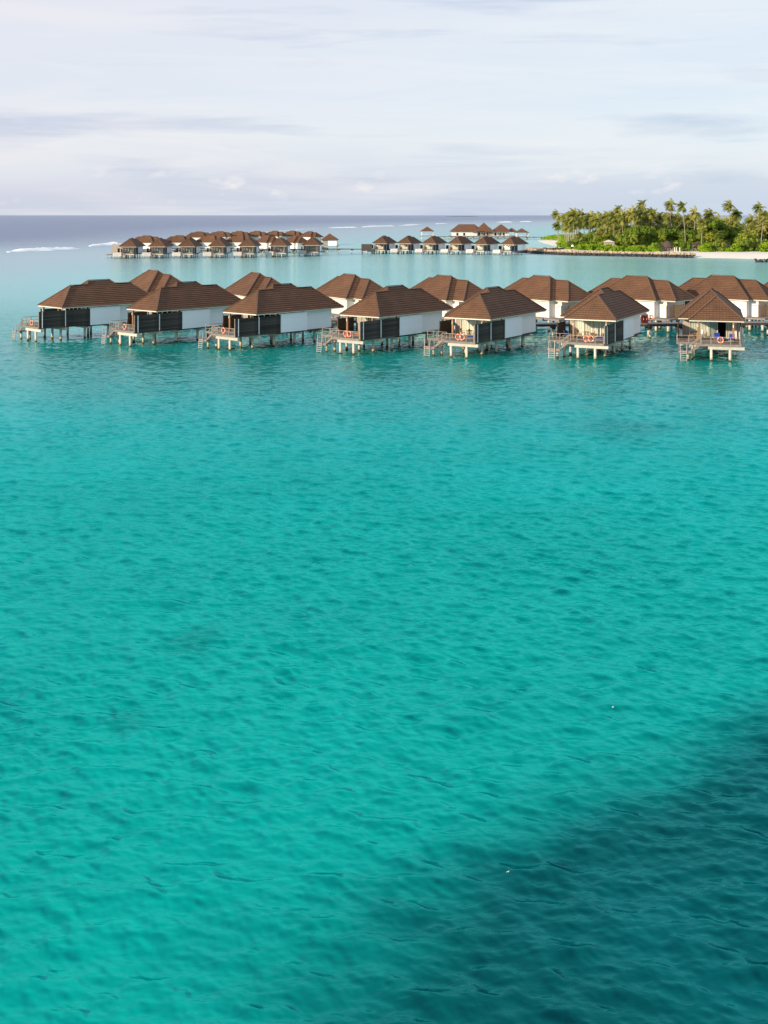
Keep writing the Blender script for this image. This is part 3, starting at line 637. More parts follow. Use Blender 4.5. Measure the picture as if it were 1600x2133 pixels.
lounger('f6', 5.3, .4, R(-75), 'blue', 'bright blue lounger by the black screen of the second villa from the right')
lounger('f6', .2, 1.9, R(70), 'navy', 'navy lounger by the stair rail of the second villa from the right')
lounger('f5', 4.6, .2, R(-60), 'blue', 'bright blue lounger with raised back on the third villa from the right')
lounger('f4', 4.2, -.4, R(-80), 'orange', 'orange cushioned lounger low behind the rail of the middle villa')
lounger('f3', 4.6, -.2, R(-75), 'maroon', 'dark red lounger behind the rail of the third villa from the left')
table('f7', 1.2, 3.0, 'round teak table before the curtained glass of the right end villa')
chair('f7', .4, 2.7, R(70), 'teak chair left of the round table on the right end villa deck')
chair('f7', 2.1, 3.0, R(-80), 'teak chair right of the round table on the right end villa deck')
chair('f7', 1.3, 2.0, R(175), 'teak chair in front of the round table on the right end villa deck')
table('f6', 2.0, 3.6, 'round teak table before the glass of the second villa from the right')
chair('f6', 1.0, 3.5, R(70), 'slatted teak chair left of the table, second villa from the right')
chair('f6', 3.0, 3.3, R(-80), 'slatted teak chair right of the table, second villa from the right')
table('f5', 2.0, 3.6, 'round teak table with dark tableware, third villa from the right')
chair('f5', .9, 3.6, R(80), 'teak chair left of the table, third villa from the right')
chair('f5', 3.0, 3.4, R(-80), 'teak chair right of the table, third villa from the right')
chair('f4', 1.6, 3.6, R(60), 'teak armchair by the timber column of the middle villa')
chair('f3', 2.0, 3.4, R(60), 'teak armchair by the left screen of the third villa from the left')
link('folded_parasol', MB().tube([(0,0,0),(0,0,1.0)], .025, 8).tube([(0,0,.75),(0,0,1.0),(0,0,1.4)], [.2,.16,.03], 10, mi=1).mesh('folded_parasol',['rail','white']), None, LW('f7',1.75,2.45,DK), (0,0,0), 'small white folded parasol beside the round table of the right end villa', 'parasol')
link('beach_towel', MB().box(-.45,.45,-.25,.25,0,.14).mesh('beach_towel','maroon'), None, LW('f7',-.9,1.4,DK+.02), (0,0,.3), 'dark red towel bundle on the left part of the right end deck', 'towel')
def tray():
    mb = MB(); mb.tube([(0,0,0),(0,0,.03)], .22, 12).tube([(.08,0,.03),(.08,0,.2)], [.08,.05], 8).tube([(-.1,.05,.03),(-.1,.05,.14)], .05, 8); return mb.mesh('tea_tray','black')
link('tea_tray', tray(), None, LW('f5',2.0,3.6,DK+.762), (0,0,0), 'dark tea tray on the round table, third villa from the right', 'tray')
# cabinet on the boardwalk
r = bpy.data.objects.new('fire_cabinet', None); COL.objects.link(r); r.location = (40.6,183.9,2.25); r.rotation_euler = (0,0,.03); r['label'] = 'dark red fire cabinet with grey pitched roof on the boardwalk'; r['category'] = 'cabinet'
link('cabinet_body', MB().box(-.48,.48,-.35,.35,.08,1.25).mesh('cabinet_body','red'), r)
for x in (-.24,.24):
    d = link('door', MB().box(-.22,.22,-.385,-.352,.14,1.18).mesh('door','red'), r, (x,0,0)); link('marking', MB().box(-.03,.03,-.392,-.387,.55,.8).mesh('marking','ringwhite'), d)
link('cabinet_roof', MB().hexa([(-.6,-.5,1.25),(.6,-.5,1.25),(.6,.5,1.25),(-.6,.5,1.25),(-.2,-.5,1.6),(.2,-.5,1.6),(.2,.5,1.6),(-.2,.5,1.6)]).mesh('cabinet_roof','grey_tile'), r)
link('lifebuoy', ms('ring', None), None, (41.55,183.6,3.15), (0,.3,.2), 'orange lifebuoy on a post beside the red fire cabinet', 'lifebuoy', 'lifebuoys on the deck rails')
link('lifebuoy_post', MB().box(-.05,.05,0,.1,0,1.3).mesh('lifebuoy_post','rail'), None, (41.55,183.75,2.25), (0,0,0), 'short timber post carrying the lifebuoy on the boardwalk', 'post')
# slatted orange timber gates at the near ends of back row villas
for k in ('b4','b5','b6','b7'):
    X, Y, a = POSE[k]; p = LW(k, 2.6, .9, 2.25)
    r = link('timber_gate', MB().box(-1.6,-1.5,-.05,.05,0,2.1).box(1.5,1.6,-.05,.05,0,2.1).mesh('timber_gate','dark_timber'), None, p, (0,0,-a), 'orange slatted timber gate at the right end of the %s villa' % {'b4':'fourth back row','b5':'fifth back row','b6':'third from right back row','b7':'second from right back row'}[k], 'gate', 'timber gates of the back row villas')
    for j in range(9): link('slat', ms('gslat', lambda: box_mesh('slat','orange_slat',-1.5,1.5,-.03,.03,0,.19)), r, (0,0,.08+j*.22))

# ------------------------------------------------------------------ far villas
def ordn(i, n): return ['first','second','third','fourth','fifth','sixth','seventh','eighth'][i]+' from the left'
for i, (px, Y) in enumerate(((271,518),(332,520),(394,522),(458,524),(521,527),(587,533),(655,546))):
    c = at(px, Y); a = R(2+.3*i)
    # front pile sits at local (5.25,-3.2)
    pose = (c.x-5.25*math.cos(a)+3.2*math.sin(a), c.y+5.25*math.sin(a)+3.2*math.cos(a), a)
    villa(pose, 'far villa with plunge pool, %s in front row of left cluster' % ordn(i,7), 'waterfront villas of the far left cluster', 'far')
for i, (px, Y, a) in enumerate(((803,582,18),(855,580,20),(908,577,22),(963,573,24),(1018,568,27),(1076,562,29))):
    a = R(a); c = at(px, Y); x0 = c.x-3.6*math.cos(a)-9*math.sin(a); pose = (x0, Y+3.6*math.sin(a), a)
    villa(pose, 'far villa with plunge pool, %s in right cluster' % ordn(i,6), 'waterfront villas of the far right cluster', 'far')
for i, (px, Y, a) in enumerate(((302,592,-70),(371,598,-70),(437,600,-60),(498,602,-55),(556,594,-35),(615,592,-30))):
    a = R(a); c = at(px, Y); pose = (c.x-9*math.sin(a)-3.5*math.cos(a), Y, a)
    villa(pose, 'far brown-roofed villa, %s in second row of left cluster' % ordn(i,6), 'second row villas of the far left cluster', 'far', mirror=True)
for i, (px, Y, a) in enumerate(((413,735,-75),(457,748,-70),(497,755,-62),(534,762,-58),(572,768,-52),(609,775,-48),(646,745,-40))):
    a = R(a); c = at(px, Y); pose = (c.x-9*math.sin(a)-3.5*math.cos(a), Y, a)
    villa(pose, 'far brown-roofed villa, %s in rearmost row of left cluster' % ordn(i,7), 'rearmost villas of the far left cluster', 'far', mirror=True)
jetty('boardwalk', [(-118,556),(-95,566),(-60,572),(-33,590),(-20,592),(-5,586),(14,583)], 2.25, 2.6, 'far boardwalk on piles linking the left and right villa clusters', 6)
jetty('boardwalk', [(-110,640),(-80,645),(-52,640),(-38,640),(-31,606)], 2.25, 2.6, 'far boardwalk on piles behind the second row of the left cluster', 6)
def hip(mb, x0,x1,y0,y1,z,tp,mi=0,apex=None):
    w = min(x1-x0, y1-y0)/2; h = w*tp
    if x1-x0 >= y1-y0: A = (x0+w,(y0+y1)/2,z+h); B = (x1-w,(y0+y1)/2,z+h)
    else: A = ((x0+x1)/2,y0+w,z+h); B = ((x0+x1)/2,y1-w,z+h)
    c = [(x0,y0,z),(x1,y0,z),(x1,y1,z),(x0,y1,z)]
    if x1-x0 >= y1-y0: fs = [(c[0],c[1],B,A),(c[1],c[2],B),(c[2],c[3],A,B),(c[3],c[0],A)]
    else: fs = [(c[0],c[1],A),(c[1],c[2],B,A),(c[2],c[3],B),(c[3],c[0],A,B)]
    for f in fs:
        f = [Vector(p) for p in f]; u = (f[1]-f[0]).normalized()
        mb.face(f, [((p-f[0]).dot(u), (p.z-z)*1.5) for p in f], mi)
    mb.face([c[3],c[2],c[1],c[0]], None, mi)
def pavilion(px, Y, half, ze, zd, tp, label, wall=False, name='pavilion'):
    p = at(px, Y); r = bpy.data.objects.new(name, None); COL.objects.link(r); r.location = p; r['label'] = label; r['category'] = 'pavilion'
    mb = MB(); hip(mb,-half,half,-half,half,ze,tp); link('roof', mb.mesh('roof','roof'), r)
    hw = half*.78
    link('deck', MB().box(-half,half,-half,half,zd-.3,zd).mesh('deck','deck'), r)
    for a in (-1,1):
        for b in (-1,0,1): link('post', ms(('pp',ze,zd), lambda: box_mesh('post','frame',-.15,.15,-.15,.15,zd,ze)), r, (a*hw,b*hw,0)); link('pile', ms('pile', lambda: pile_mesh(.18,1.6)), r, (a*hw,b*hw,zd-2))
    if wall:
        link('wall', MB().box(-hw,-.2*hw,-hw,-hw+.15,zd,ze).mesh('wall','beige'), r); link('wall', MB().box(-.2*hw,hw,-hw,-hw+.15,zd,ze).mesh('wall','white'), r)
        link('wall', MB().box(hw-.15,hw,-hw+.15,hw,zd,ze).mesh('wall','slat'), r); link('wall', MB().box(-hw,-hw+.15,-hw+.15,hw,zd,ze).mesh('wall','white'), r)
    else:
        for b in (-1,1): link('rail', ms(('prl',half,zd), lambda: box_mesh('rail','frame',-half*.78,half*.78,-.05,.05,zd+.9,zd+1.0)), r, (0,b*hw,0))
    return r
pavilion(687, 650, 5.0, 5.4, 2.3, .72, 'lone square stilt pavilion, pyramid roof, right of the far left cluster', True)
pavilion(890, 905, 5.5, 6.6, 3.2, .68, 'open square pavilion with pyramid roof behind the right villa cluster')
pavilion(1087, 917, 5.6, 5.4, 2.3, .62, 'open square pavilion with pyramid roof on the jetty by the island tip')
def restaurant():
    p = at(1003, 965); r = bpy.data.objects.new('restaurant', None); COL.objects.link(r); r.location = p
    r['label'] = 'large white stilt restaurant with joined brown hip roofs behind the right cluster'; r['category'] = 'building'
    for x0,x1,y0,y1,z,tp in ((-26,2,-7,8,5.6,.80),(-10,-1,-9,6,5.6,.82),(-5,9,-9,10,5.9,1.0),(8,24,-8,7,5.6,.78),(2,10,-10,2,5.6,.9),(20,30,-3,7,5.2,.7)):
        mb = MB(); hip(mb,x0,x1,y0,y1,z,tp); link('roof', mb.mesh('roof','roof'), r)
    for x0,x1,y0,y1 in ((-24,-4,-5.5,7),(8.5,22,-4,6)): link('wall', MB().box(x0,x1,y0,y1,2.2,5.6).mesh('wall','wall_warm'), r)
    link('wall', MB().box(-4,8.5,-4,6,2.2,5.6).mesh('wall','beige'), r)
    for i in range(14): link('window', ms('rw', lambda: box_mesh('window','frame',-.06,.06,-.06,.06,2.4,5.5)), r, (-3.6+i*2.2,-7.5,0))
    for i, x in enumerate((-20,-14.5,-2,1.5,5,11,14.5,18)): link('door', ms('rd', lambda: box_mesh('door','dark',-.8,.8,-.06,0,2.4,4.6)), r, (x,-5.52 if x < -4 else -4.02,0))
    link('deck', MB().box(-27,30,-10,9,1.8,2.2).mesh('deck','deck'), r)
    for x in range(-26,30,5):
        for y in (-9.5,0,8): link('pile', ms('pile', lambda: pile_mesh(.18,1.6)), r, (x,y,.2), scale=None)
restaurant()
jetty('boardwalk', [(40,935),(60,925),(100,915),(124,905)], 2.25, 2.4, 'far jetty on piles from the restaurant to the island tip', 6)
# outdoor shower screen with its small platform at the far left villa
r = bpy.data.objects.new('screened_platform', None); COL.objects.link(r); r.location = at(246, 530); r['label'] = 'beige screened platform standing left of the far left cluster'; r['category'] = 'platform'
link('wall', MB().box(-2.7,2.7,0,.15,2.2,5.9).mesh('wall','beige'), r); link('wall', MB().box(-2.7,-2.55,.15,6,2.2,5.9).mesh('wall','cream'), r)
link('deck', MB().box(-4.5,3,-4,6,1.2,1.5).mesh('deck','deck'), r)
for x in (-4,0,2.6): link('pile', ms('pile', None), r, (x,-3.5,-.2)); link('pile', ms('pile', None), r, (x,4,-.2))
link('lamp_post', MB().tube([(0,0,1.5),(0,0,7)], .07, 8).mesh('lamp_post','dark_timber'), r, (0,1,0))
# dark slatted screen at the left end of the right cluster
link('slatted_screen', MB().box(-2.6,2.6,-.08,.08,2.2,4.9).box(-2.6,2.6,-2.5,-.1,1.6,2.2).box(-2.4,-2.1,-2,-1.6,-1,1.6).box(2.1,2.4,-2,-1.6,-1,1.6).mesh('slatted_screen',['slat']), None, at(764,578), (0,0,0), 'dark screen on its own platform at the left end of the right cluster', 'screen')

# ------------------------------------------------------------------ surf on the reef
def surf(p0, p1, wid, h, label, seed):
    g = np.random.default_rng(seed); a = Vector((*p0,0)); b = Vector((*p1,0)); d = b-a; n = int(max(30, d.length/5)); nv = Vector((-d.y,d.x,0)).normalized()
    mb = MB(); m = 6; idx = []
    for i in range(n+1):
        t = i/n; env = min(1, 3.0*t, 4*(1-t))*(.55+.45*vnoise(np.array([t*d.length]), np.array([seed*9.]), d.length/9, seed)[0]*1.6); off = (vnoise(np.array([t*d.length]), np.array([3.]), d.length/4, seed+3)[0]-.5)*wid*1.5
        row = []
        for j in range(m+1):
            s = j/m-.5; p = a+d*t+nv*(off+s*wid*env); zz = h*env*(1-(2*s)**2)*(.6+.6*g.random()) - (.12 if j in (0,m) else 0)
            mb.v.append((p.x-a.x, p.y-a.y, zz)); row.append(len(mb.v)-1)
        idx.append(row)
    for r0, r1 in zip(idx, idx[1:]):
        for j in range(m): mb.f.append((r0[j],r1[j],r1[j+1],r0[j+1])); mb.uv.append([(0,0)]*4); mb.mi.append(0)
    link('breaking_wave', mb.mesh('breaking_wave','foam',True), None, a, (0,0,0), label, 'wave', 'white breakers along the reef')
M['foam'] = mat('sea_foam', (.96,.96,.96), (.80,.85,.87), .3, .9)
surf((-190,602),(-178,678), 16, 1.5, 'long white breaker at the far left, nearest of the reef', 1)
surf((-181,716),(-174,785), 14, 1.4, 'white breaker just left of the far left villa cluster', 2)
surf((-170,900),(-92,1700), 7, .9, 'thin broken line of surf behind the left villa cluster', 3)
surf((-88,1740),(-40,1815), 20, 1.3, 'faint short breaker just right of the lone far pavilion', 4)
surf((-37,1828),(12,2060), 26, 1.9, 'bright long breaker on the reef above the gap between the clusters', 5)
surf((28,2069),(80,2400), 24, 1.7, 'sloping breaker on the reef left of the small open pavilion', 6)
surf((112,2500),(135,2600), 16, 1.3, 'tiny fleck of surf behind the open pavilion', 7)
surf((300,3060),(345,3150), 34, 2.2, 'short bright breaker above the restaurant roof', 8)
surf((372,3250),(408,3330), 34, 2.2, 'short breaker above the pavilion by the island tip', 9)

# ------------------------------------------------------------------ rocks
def rocks(path, rows, label, name, seed, smin=.35, smax=1.25):
    g = random.Random(seed); mb = MB(); o = Vector((*path[0],0))
    for (a, b) in zip(path, path[1:]):
        a = Vector((*a,0)); b = Vector((*b,0)); d = b-a; nv = Vector((-d.y,d.x,0)).normalized(); n = int(d.length/.62)
        for r_ in range(rows):
            for i in range(n):
                s = g.uniform(smin, smax); c = a-o+d*((i+g.random())/n)+nv*(r_*.8+g.uniform(-.8,.8)); c.z = min(r_*.40, 1.7)+g.uniform(-.3,.35)
                u = Matrix.Rotation(g.uniform(0,6.28),3,'Z') @ Matrix.Rotation(g.uniform(-.5,.5),3,'X')
                mb.hexa([c+u@Vector((x*s*g.uniform(.6,1)*.7,y*s*g.uniform(.6,1)*.7,z*s*g.uniform(.6,1)*.5)) for x,y,z in ((-1,-1,-1),(1,-1,-1),(1,1,-1),(-1,1,-1),(-.7,-.7,1),(.7,-.7,1),(.7,.7,1),(-.7,.7,1))])
    link(name, mb.mesh(name,'rock'), None, o, (0,0,0), label, 'rocks', None, 'stuff')
rocks([(66,607),(76,578),(88,557),(110,543.5),(137,524)], 6, 'tan and black stone revetment edging the island', 'rock_revetment', 1)
rocks([(70,612),(84,626),(98,637)], 4, 'dark stones on the back of the spit', 'rock_revetment', 2)
rocks([(150.5,478),(156,477),(170,474)], 3, 'low black rocks in the water at the right edge', 'rock_outcrop', 3, .5,.9)

# ------------------------------------------------------------------ vegetation
def leaf_mat(name, c1, c2, c3):
    m = bpy.data.materials.new(name); m.use_nodes = True; t = m.node_tree; p = t.nodes['Principled BSDF']
    p.inputs['Roughness'].default_value = .6; p.inputs['Specular IOR Level'].default_value = .25
    at_ = N(t, 'ShaderNodeAttribute', attribute_name='tone'); oi = N(t, 'ShaderNodeObjectInfo')
    f = math_(t, 'ADD', math_(t, 'MULTIPLY', at_.outputs['Fac'], .7), math_(t, 'MULTIPLY', oi.outputs['Random'], .3))
    c = ramp(t, f, [(.05, c1), (.5, c2), (.95, c3)])
    tr = N(t, 'ShaderNodeBsdfTranslucent'); t.links.new(c, tr.inputs[0]); t.links.new(c, p.inputs['Base Color'])
    ms_ = N(t, 'ShaderNodeMixShader'); ms_.inputs[0].default_value = .42; t.links.new(p.outputs[0], ms_.inputs[1]); t.links.new(tr.outputs[0], ms_.inputs[2])
    t.links.new(ms_.outputs[0], t.nodes['Material Output'].inputs[0]); return m
M['frond'] = leaf_mat('palm_frond', (.12,.17,.03), (.34,.34,.07), (.60,.50,.15))
M['leaf'] = leaf_mat('broad_leaf', (.08,.16,.02), (.21,.30,.032), (.42,.42,.06))
M['bush'] = leaf_mat('beach_bush_leaf', (.12,.24,.012), (.25,.41,.016), (.38,.48,.025))
M['bark'] = mat('palm_bark', (.38,.32,.25), (.24,.20,.16), 1.5, .9, (1,1,3))
M['wood'] = mat('dark_bark', (.14,.11,.085), (.08,.06,.05), 2, .9)
def fast_mesh(name, V, Fq, tone, m):
    me = bpy.data.meshes.new(name); V = np.asarray(V, np.float32); Fq = np.asarray(Fq, np.int32); k = Fq.shape[1]
    me.vertices.add(len(V)); me.vertices.foreach_set('co', V.ravel()); me.loops.add(Fq.size); me.loops.foreach_set('vertex_index', Fq.ravel())
    me.polygons.add(len(Fq)); me.polygons.foreach_set('loop_start', np.arange(len(Fq), dtype=np.int32)*k); me.update(calc_edges=True)
    a = me.attributes.new('tone', 'FLOAT', 'POINT'); a.data.foreach_set('value', np.asarray(tone, np.float32)); me.materials.append(M[m]); return me
def palm_crown(seed, wind=.9):
    g = random.Random(seed); V = []; Fq = []; T = []
    n = g.randint(34, 42)
    for i in range(n):
        az = 2*math.pi*i/n*2.4+g.uniform(-.3,.3); el = g.uniform(-.75, 1.35) if i > 4 else g.uniform(.9,1.4); ln = g.uniform(3.4, 4.8)
        d = Vector((math.cos(az)*math.cos(el), math.sin(az)*math.cos(el), math.sin(el)))
        p = Vector((0,0,0)); pts = [p.copy()]; seg = 7
        for s in range(seg):
            d = (d+Vector((-.13*wind,.02,-.25))*(1+.12*s)*.75).normalized(); p = p+d*ln/seg; pts.append(p.copy())
        tone = g.random()*.6+.35*max(0,-el)+(.15 if el > .5 else 0)
        for s in range(1, seg+1):
            for h in (0, .5):
                q = pts[s-1].lerp(pts[s], h); dd = (pts[s]-pts[s-1]).normalized(); side = dd.cross(Vector((0,0,1)))
                if side.length < .1: side = Vector((1,0,0))
                side.normalize(); f = (s-1+h)/seg; ll = 1.15*math.sin(math.pi*min(1,(f*.86+.12)))**.7*g.uniform(.8,1.1)
                for sg in (-1,1):
                    tip = q+side*sg*ll*.8+dd*ll*.45+Vector((-.12*wind,0,-ll*g.uniform(.25,.7)))
                    w = dd*.17; b = len(V); V += [q-w, q+w, tip+w*.5, tip-w*.5]; Fq.append((b,b+1,b+2,b+3)); T += [tone+g.uniform(-.12,.12)]*4
    return fast_mesh('crown', [tuple(v) for v in V], Fq, T, 'frond')
def leaf_crown(seed, rx, rz, n, lobes, mname, leaf=.55):
    g = np.random.default_rng(seed); L_ = []
    for i in range(lobes):
        a = g.uniform(0, 2*np.pi); r = g.uniform(.15,.75)**.8; L_.append((rx*r*np.cos(a), rx*r*np.sin(a), rz*g.uniform(.15,.95), rx*g.uniform(.28,.5), rz*g.uniform(.22,.4)))
    V = []; T = []
    k = g.integers(0, lobes, n); lob = np.array(L_)[k]
    d = g.normal(size=(n,3)); d /= np.linalg.norm(d, axis=1)[:,None]; rr = g.random(n)**.35
    c = lob[:,:3]+d*rr[:,None]*np.stack([lob[:,3],lob[:,3],lob[:,4]],1); c[:,2] = np.abs(c[:,2])
    nn = d+g.normal(size=(n,3))*.5+np.array([0,0,.4]); nn /= np.linalg.norm(nn,axis=1)[:,None]
    u = np.cross(nn, g.normal(size=(n,3))); u /= np.linalg.norm(u,axis=1)[:,None]; v = np.cross(nn,u)
    s = leaf*g.uniform(.6,1.3,n)[:,None]
    V = np.stack([c-u*s-v*s*.5, c+u*s-v*s*.5, c+u*s*.6+v*s*.6, c-u*s*.6+v*s*.6],1).reshape(-1,3)
    tl = g.random(lobes)[k]; T = np.repeat(np.clip(tl*.7+g.random(n)*.35,0,1),4)
    return fast_mesh('crown', V, np.arange(4*n).reshape(n,4), T, mname)
PC = [palm_crown(s, w) for s, w in ((1,1.2),(2,.8),(3,1.4),(4,1.0),(5,.5),(6,1.6),(7,.9))]
def trunk_mesh(lean, seed):
    g = random.Random(seed); pts = []; rad = []
    for i in range(8):
        t = i/7; pts.append((lean*(t**1.7), lean*.2*math.sin(t*2+seed), t)); rad.append(0)
    return pts
def palm(x, y, z0, h, lean, ci, s, rot, label, group):
    r = bpy.data.objects.new('palm_tree', None); COL.objects.link(r); r.location = (x,y,z0); r['label'] = label; r['category'] = 'palm tree'; r['group'] = group
    lk = round(lean*4)/4
    def tm():
        mb = MB(); pts = [(lk*(t/7)**1.8*10/10, .3*math.sin(t*.5), t/7*20) for t in range(8)]
        return mb.tube(pts, [.30,.22,.19,.18,.17,.16,.15,.14], 7).mesh('trunk','bark',True)
    k = h/20
    link('trunk', ms(('trunk',lk), tm), r, (0,0,0), (0,0,0), scale=(1,1,k))
    link('crown', PC[ci], r, (lk,.3*math.sin(3.5),h), (0,0,rot), scale=(s,s,s))
def rnd_rot(): return random.uniform(-.7,.7)
GT = 'tall coconut palms of the island grove'
# single ones that stand out (photo column, top row, distance, lean)
SP = [(1159,436,735,-1.0,'slender coconut palm at the extreme left of the grove, crown clear against the sky'),
 (1162,458,725,-.75,'lower coconut palm at the extreme left of the grove, crown in front of the sea'),
 (1288,424,640,.5,'tall palm above the canopy in the left half of the grove'),
 (1337,414,630,-.5,'tallest ragged palm near the middle left of the island skyline'),
 (1397,414,625,.25,'tall wind-combed palm with stacked fronds, centre of the skyline'),
 (1422,417,575,-1.5,'tall palm whose long pale trunk leans left down to the sand'),
 (1448,431,600,.25,'palm with drooping fronds just right of the centre pair'),
 (1479,434,610,0,'single palm head above the bushes right of the gap in the grove'),
 (1519,416,630,-.75,'tall thin palm standing alone high above the right part of the grove'),
 (1535,432,640,.5,'shorter palm beside the lone tall palm on the right'),
 (1581,421,640,.25,'palm with a sparse reddish crown near the right edge'),
 (1592,436,572,1.5,'yellowish palm at the right edge with a long leaning pale trunk'),
 (1463,452,575,.25,'mid-height palm with straight pale trunk above the bright bush'),
 (1250,478,600,0,'short palm with straight trunk above the low shrubs on the left'),
 (1210,480,610,.25,'young yellow-green palm low at the left of the grove')]
for px, yt, Y, ln, lb in SP:
    top = CAMZ+(HZ-yt)/F*Y; h = top-1.5-3.0; p = at(px, Y); palm(p.x-ln, Y, 1.4, h, ln, random.randrange(7), random.uniform(.9,1.1), rnd_rot(), lb, GT)
CX = [1160,1185,1200,1240,1260,1290,1320,1345,1372,1400,1430,1445,1475,1500,1530,1560,1600,1650]
CY = [446,437,434,434,434,436,431,428,436,436,444,450,450,444,446,442,438,436]
for i in range(205):
    px = 1172+random.random()**1.0*470; Y = random.uniform(600, 760) if px > 1250 else random.uniform(655,790)
    if px < 1250 and random.random() < .15: continue
    base = np.interp(px, CX, CY); yt = base+random.random()**1.1*(44 if px > 1250 else 24)
    top = CAMZ+(HZ-yt)/F*Y; h = top-1.5-3.0; p = at(px, Y); ln = random.uniform(-1.6,1.2)
    zone = 'on the left of the grove' if px < 1270 else ('in the middle of the grove' if px < 1430 else 'on the right of the grove')
    palm(p.x, Y, 1.4, h, ln, random.randrange(7), random.uniform(.92,1.2), rnd_rot(), ('front rank' if Y < 650 else ('middle rank' if Y < 705 else 'rear rank'))+' coconut palm with olive fronds '+zone, GT)
LC = [leaf_crown(s, 5.5, 6.5, 1500, 13, 'leaf', .62) for s in range(5)]
BC = [leaf_crown(20+s, 4.2, 3.6, 1300, 11, 'bush', .42) for s in range(3)]
def wood_trunk(): return MB().tube([(0,0,0),(.2,.1,2),(.1,0,4),(0,.2,6)], [.32,.26,.2,.1], 7).tube([(.1,0,2.6),(1.2,.6,4.6),(1.9,.9,6)], [.16,.1,.05], 6).tube([(.1,0,2.2),(-1.3,-.5,4.2),(-2.1,-.8,5.8)], [.16,.1,.05], 6).mesh('trunk','wood',True)
def tree(x, y, z0, h, s, ci, label, group, name='broadleaf_tree', cat='tree', crowns=LC, trunk=True):
    r = bpy.data.objects.new(name, None); COL.objects.link(r); r.location = (x,y,z0); r['label'] = label; r['category'] = cat; r['group'] = group
    if trunk: link('trunk', ms('wtrunk', wood_trunk), r, scale=(s,s,s))
    link('crown' if trunk else 'foliage', crowns[ci], r, (0,0,h), (0,0,random.uniform(0,6.28)), scale=(s*random.uniform(.85,1.15),s,s*random.uniform(.9,1.15)))
HX = [1160,1180,1200,1230,1270,1320,1360,1400,1430,1450,1480,1520,1560,1600,1650]
HY = [500,498,494,482,478,470,468,470,472,476,456,462,468,456,454]
n_t = 0
for i in range(120):
    px = 1186+random.random()*460; t = i/120; Y = 582+t*110+random.uniform(-6,6)
    if px < 1235: Y = 600+t*130
    yt = np.interp(px, HX, HY)+random.random()**1.2*(14+16*(1-t)); top = CAMZ+(HZ-yt)/F*Y; s = random.uniform(.75,1.15); hgt = top-1.4-7.6*s
    if hgt < .2: s = max(.35, (top-1.6)/8.5); hgt = .2
    p = at(px, Y); zone = 'left' if px < 1300 else ('middle' if px < 1450 else 'right')
    tree(p.x, Y, 1.3, hgt, s, random.randrange(5), 'dense green broadleaf tree beneath the palms, %s part of the island' % zone, 'broadleaf trees under the palms')
for px, Y, s, lb in ((1362,569,1.05,'bright yellow-green bush on the sand beside the thatched beach hut'),(1472,567,1.05,'round bright yellow-green bush at the middle of the beach'),
    (1532,566,1.1,'round bright yellow-green bush right of the middle of the beach'),(1604,562,1.2,'bright yellow-green bush cut by the right edge of the beach'),(1430,572,.8,'dark green bush by the leaning palm on the beach'),
    (1495,571,.95,'mid-green bush right of the middle beach bush'),(1552,570,.95,'mid-green bush behind the right beach bush'),(1580,572,.9,'mid-green bush near the right edge of the beach')):
    p = at(px, Y); tree(p.x, Y, 1.2, 0, s, random.randrange(3), lb, 'bushes along the top of the beach', 'beach_bush', 'bush', BC if 'bright' in lb else LC, False) if 'bright' in lb else tree(p.x, Y, 1.2, 0, s*.7, random.randrange(5), lb, 'bushes along the top of the beach', 'beach_bush', 'bush', LC, False)
def spitY(px): return np.interp(px, [1172,1200,1260,1330,1350], [640,596,572,562,566])
for i in range(34):
    px = 1168+i*5.4+random.uniform(-2,2); Y = spitY(px)+random.uniform(2,16); s = random.uniform(.55,.95); p = at(px, Y)
    tree(p.x, Y, 1.2, -.2, s, random.randrange(3), 'yellow-green shrub in the low hedge behind the stone revetment', 'shrubs behind the revetment', 'shrub', 'shrub', BC, False)
def scrub(poly, n, label, hmax, mname, seed):
    g = np.random.default_rng(seed); P = np.array(poly, float); lo = P.min(0); hi = P.max(0); pts = lo+g.random((n*3,2))*(hi-lo); sdv = poly_sd(pts[:,0], pts[:,1], P); k = sdv > .5; pts = pts[k][:n]; sdv = sdv[k][:n]; n = len(pts)
    hh = np.minimum(sdv*.6, hmax)*(.55+.9*vnoise(pts[:,0], pts[:,1], 7, seed)); c = np.stack([pts[:,0]-P[0,0], pts[:,1]-P[0,1], 1.2+hh*g.random(n)**.4],1)
    nn = g.normal(size=(n,3))*.6+np.array([0,-.3,.8]); nn /= np.linalg.norm(nn,axis=1)[:,None]; u = np.cross(nn, g.normal(size=(n,3))); u /= np.linalg.norm(u,axis=1)[:,None]; v = np.cross(nn,u); s = .6*g.uniform(.6,1.3,n)[:,None]
    V = np.stack([c-u*s-v*s*.5, c+u*s-v*s*.5, c+u*s*.6+v*s*.6, c-u*s*.6+v*s*.6],1).reshape(-1,3)
    me = fast_mesh('ground_cover', V, np.arange(4*n).reshape(n,4), np.repeat(g.random(n),4), mname)
    link('ground_cover', me, None, (P[0,0],P[0,1],0), (0,0,0), label, 'ground cover', None, 'stuff')
scrub([(116,880),(122,830),(112,745),(113,712),(130,690),(150,720),(170,800),(150,890)], 16000, 'low bright green scrub covering the left tip of the island', 3.2, 'bush', 4)
scrub([(108,655),(116,600),(135,575),(190,572),(260,570),(330,600),(330,760),(150,780),(128,700)], 26000, 'dark undergrowth under the palm grove', 4.5, 'leaf', 5)

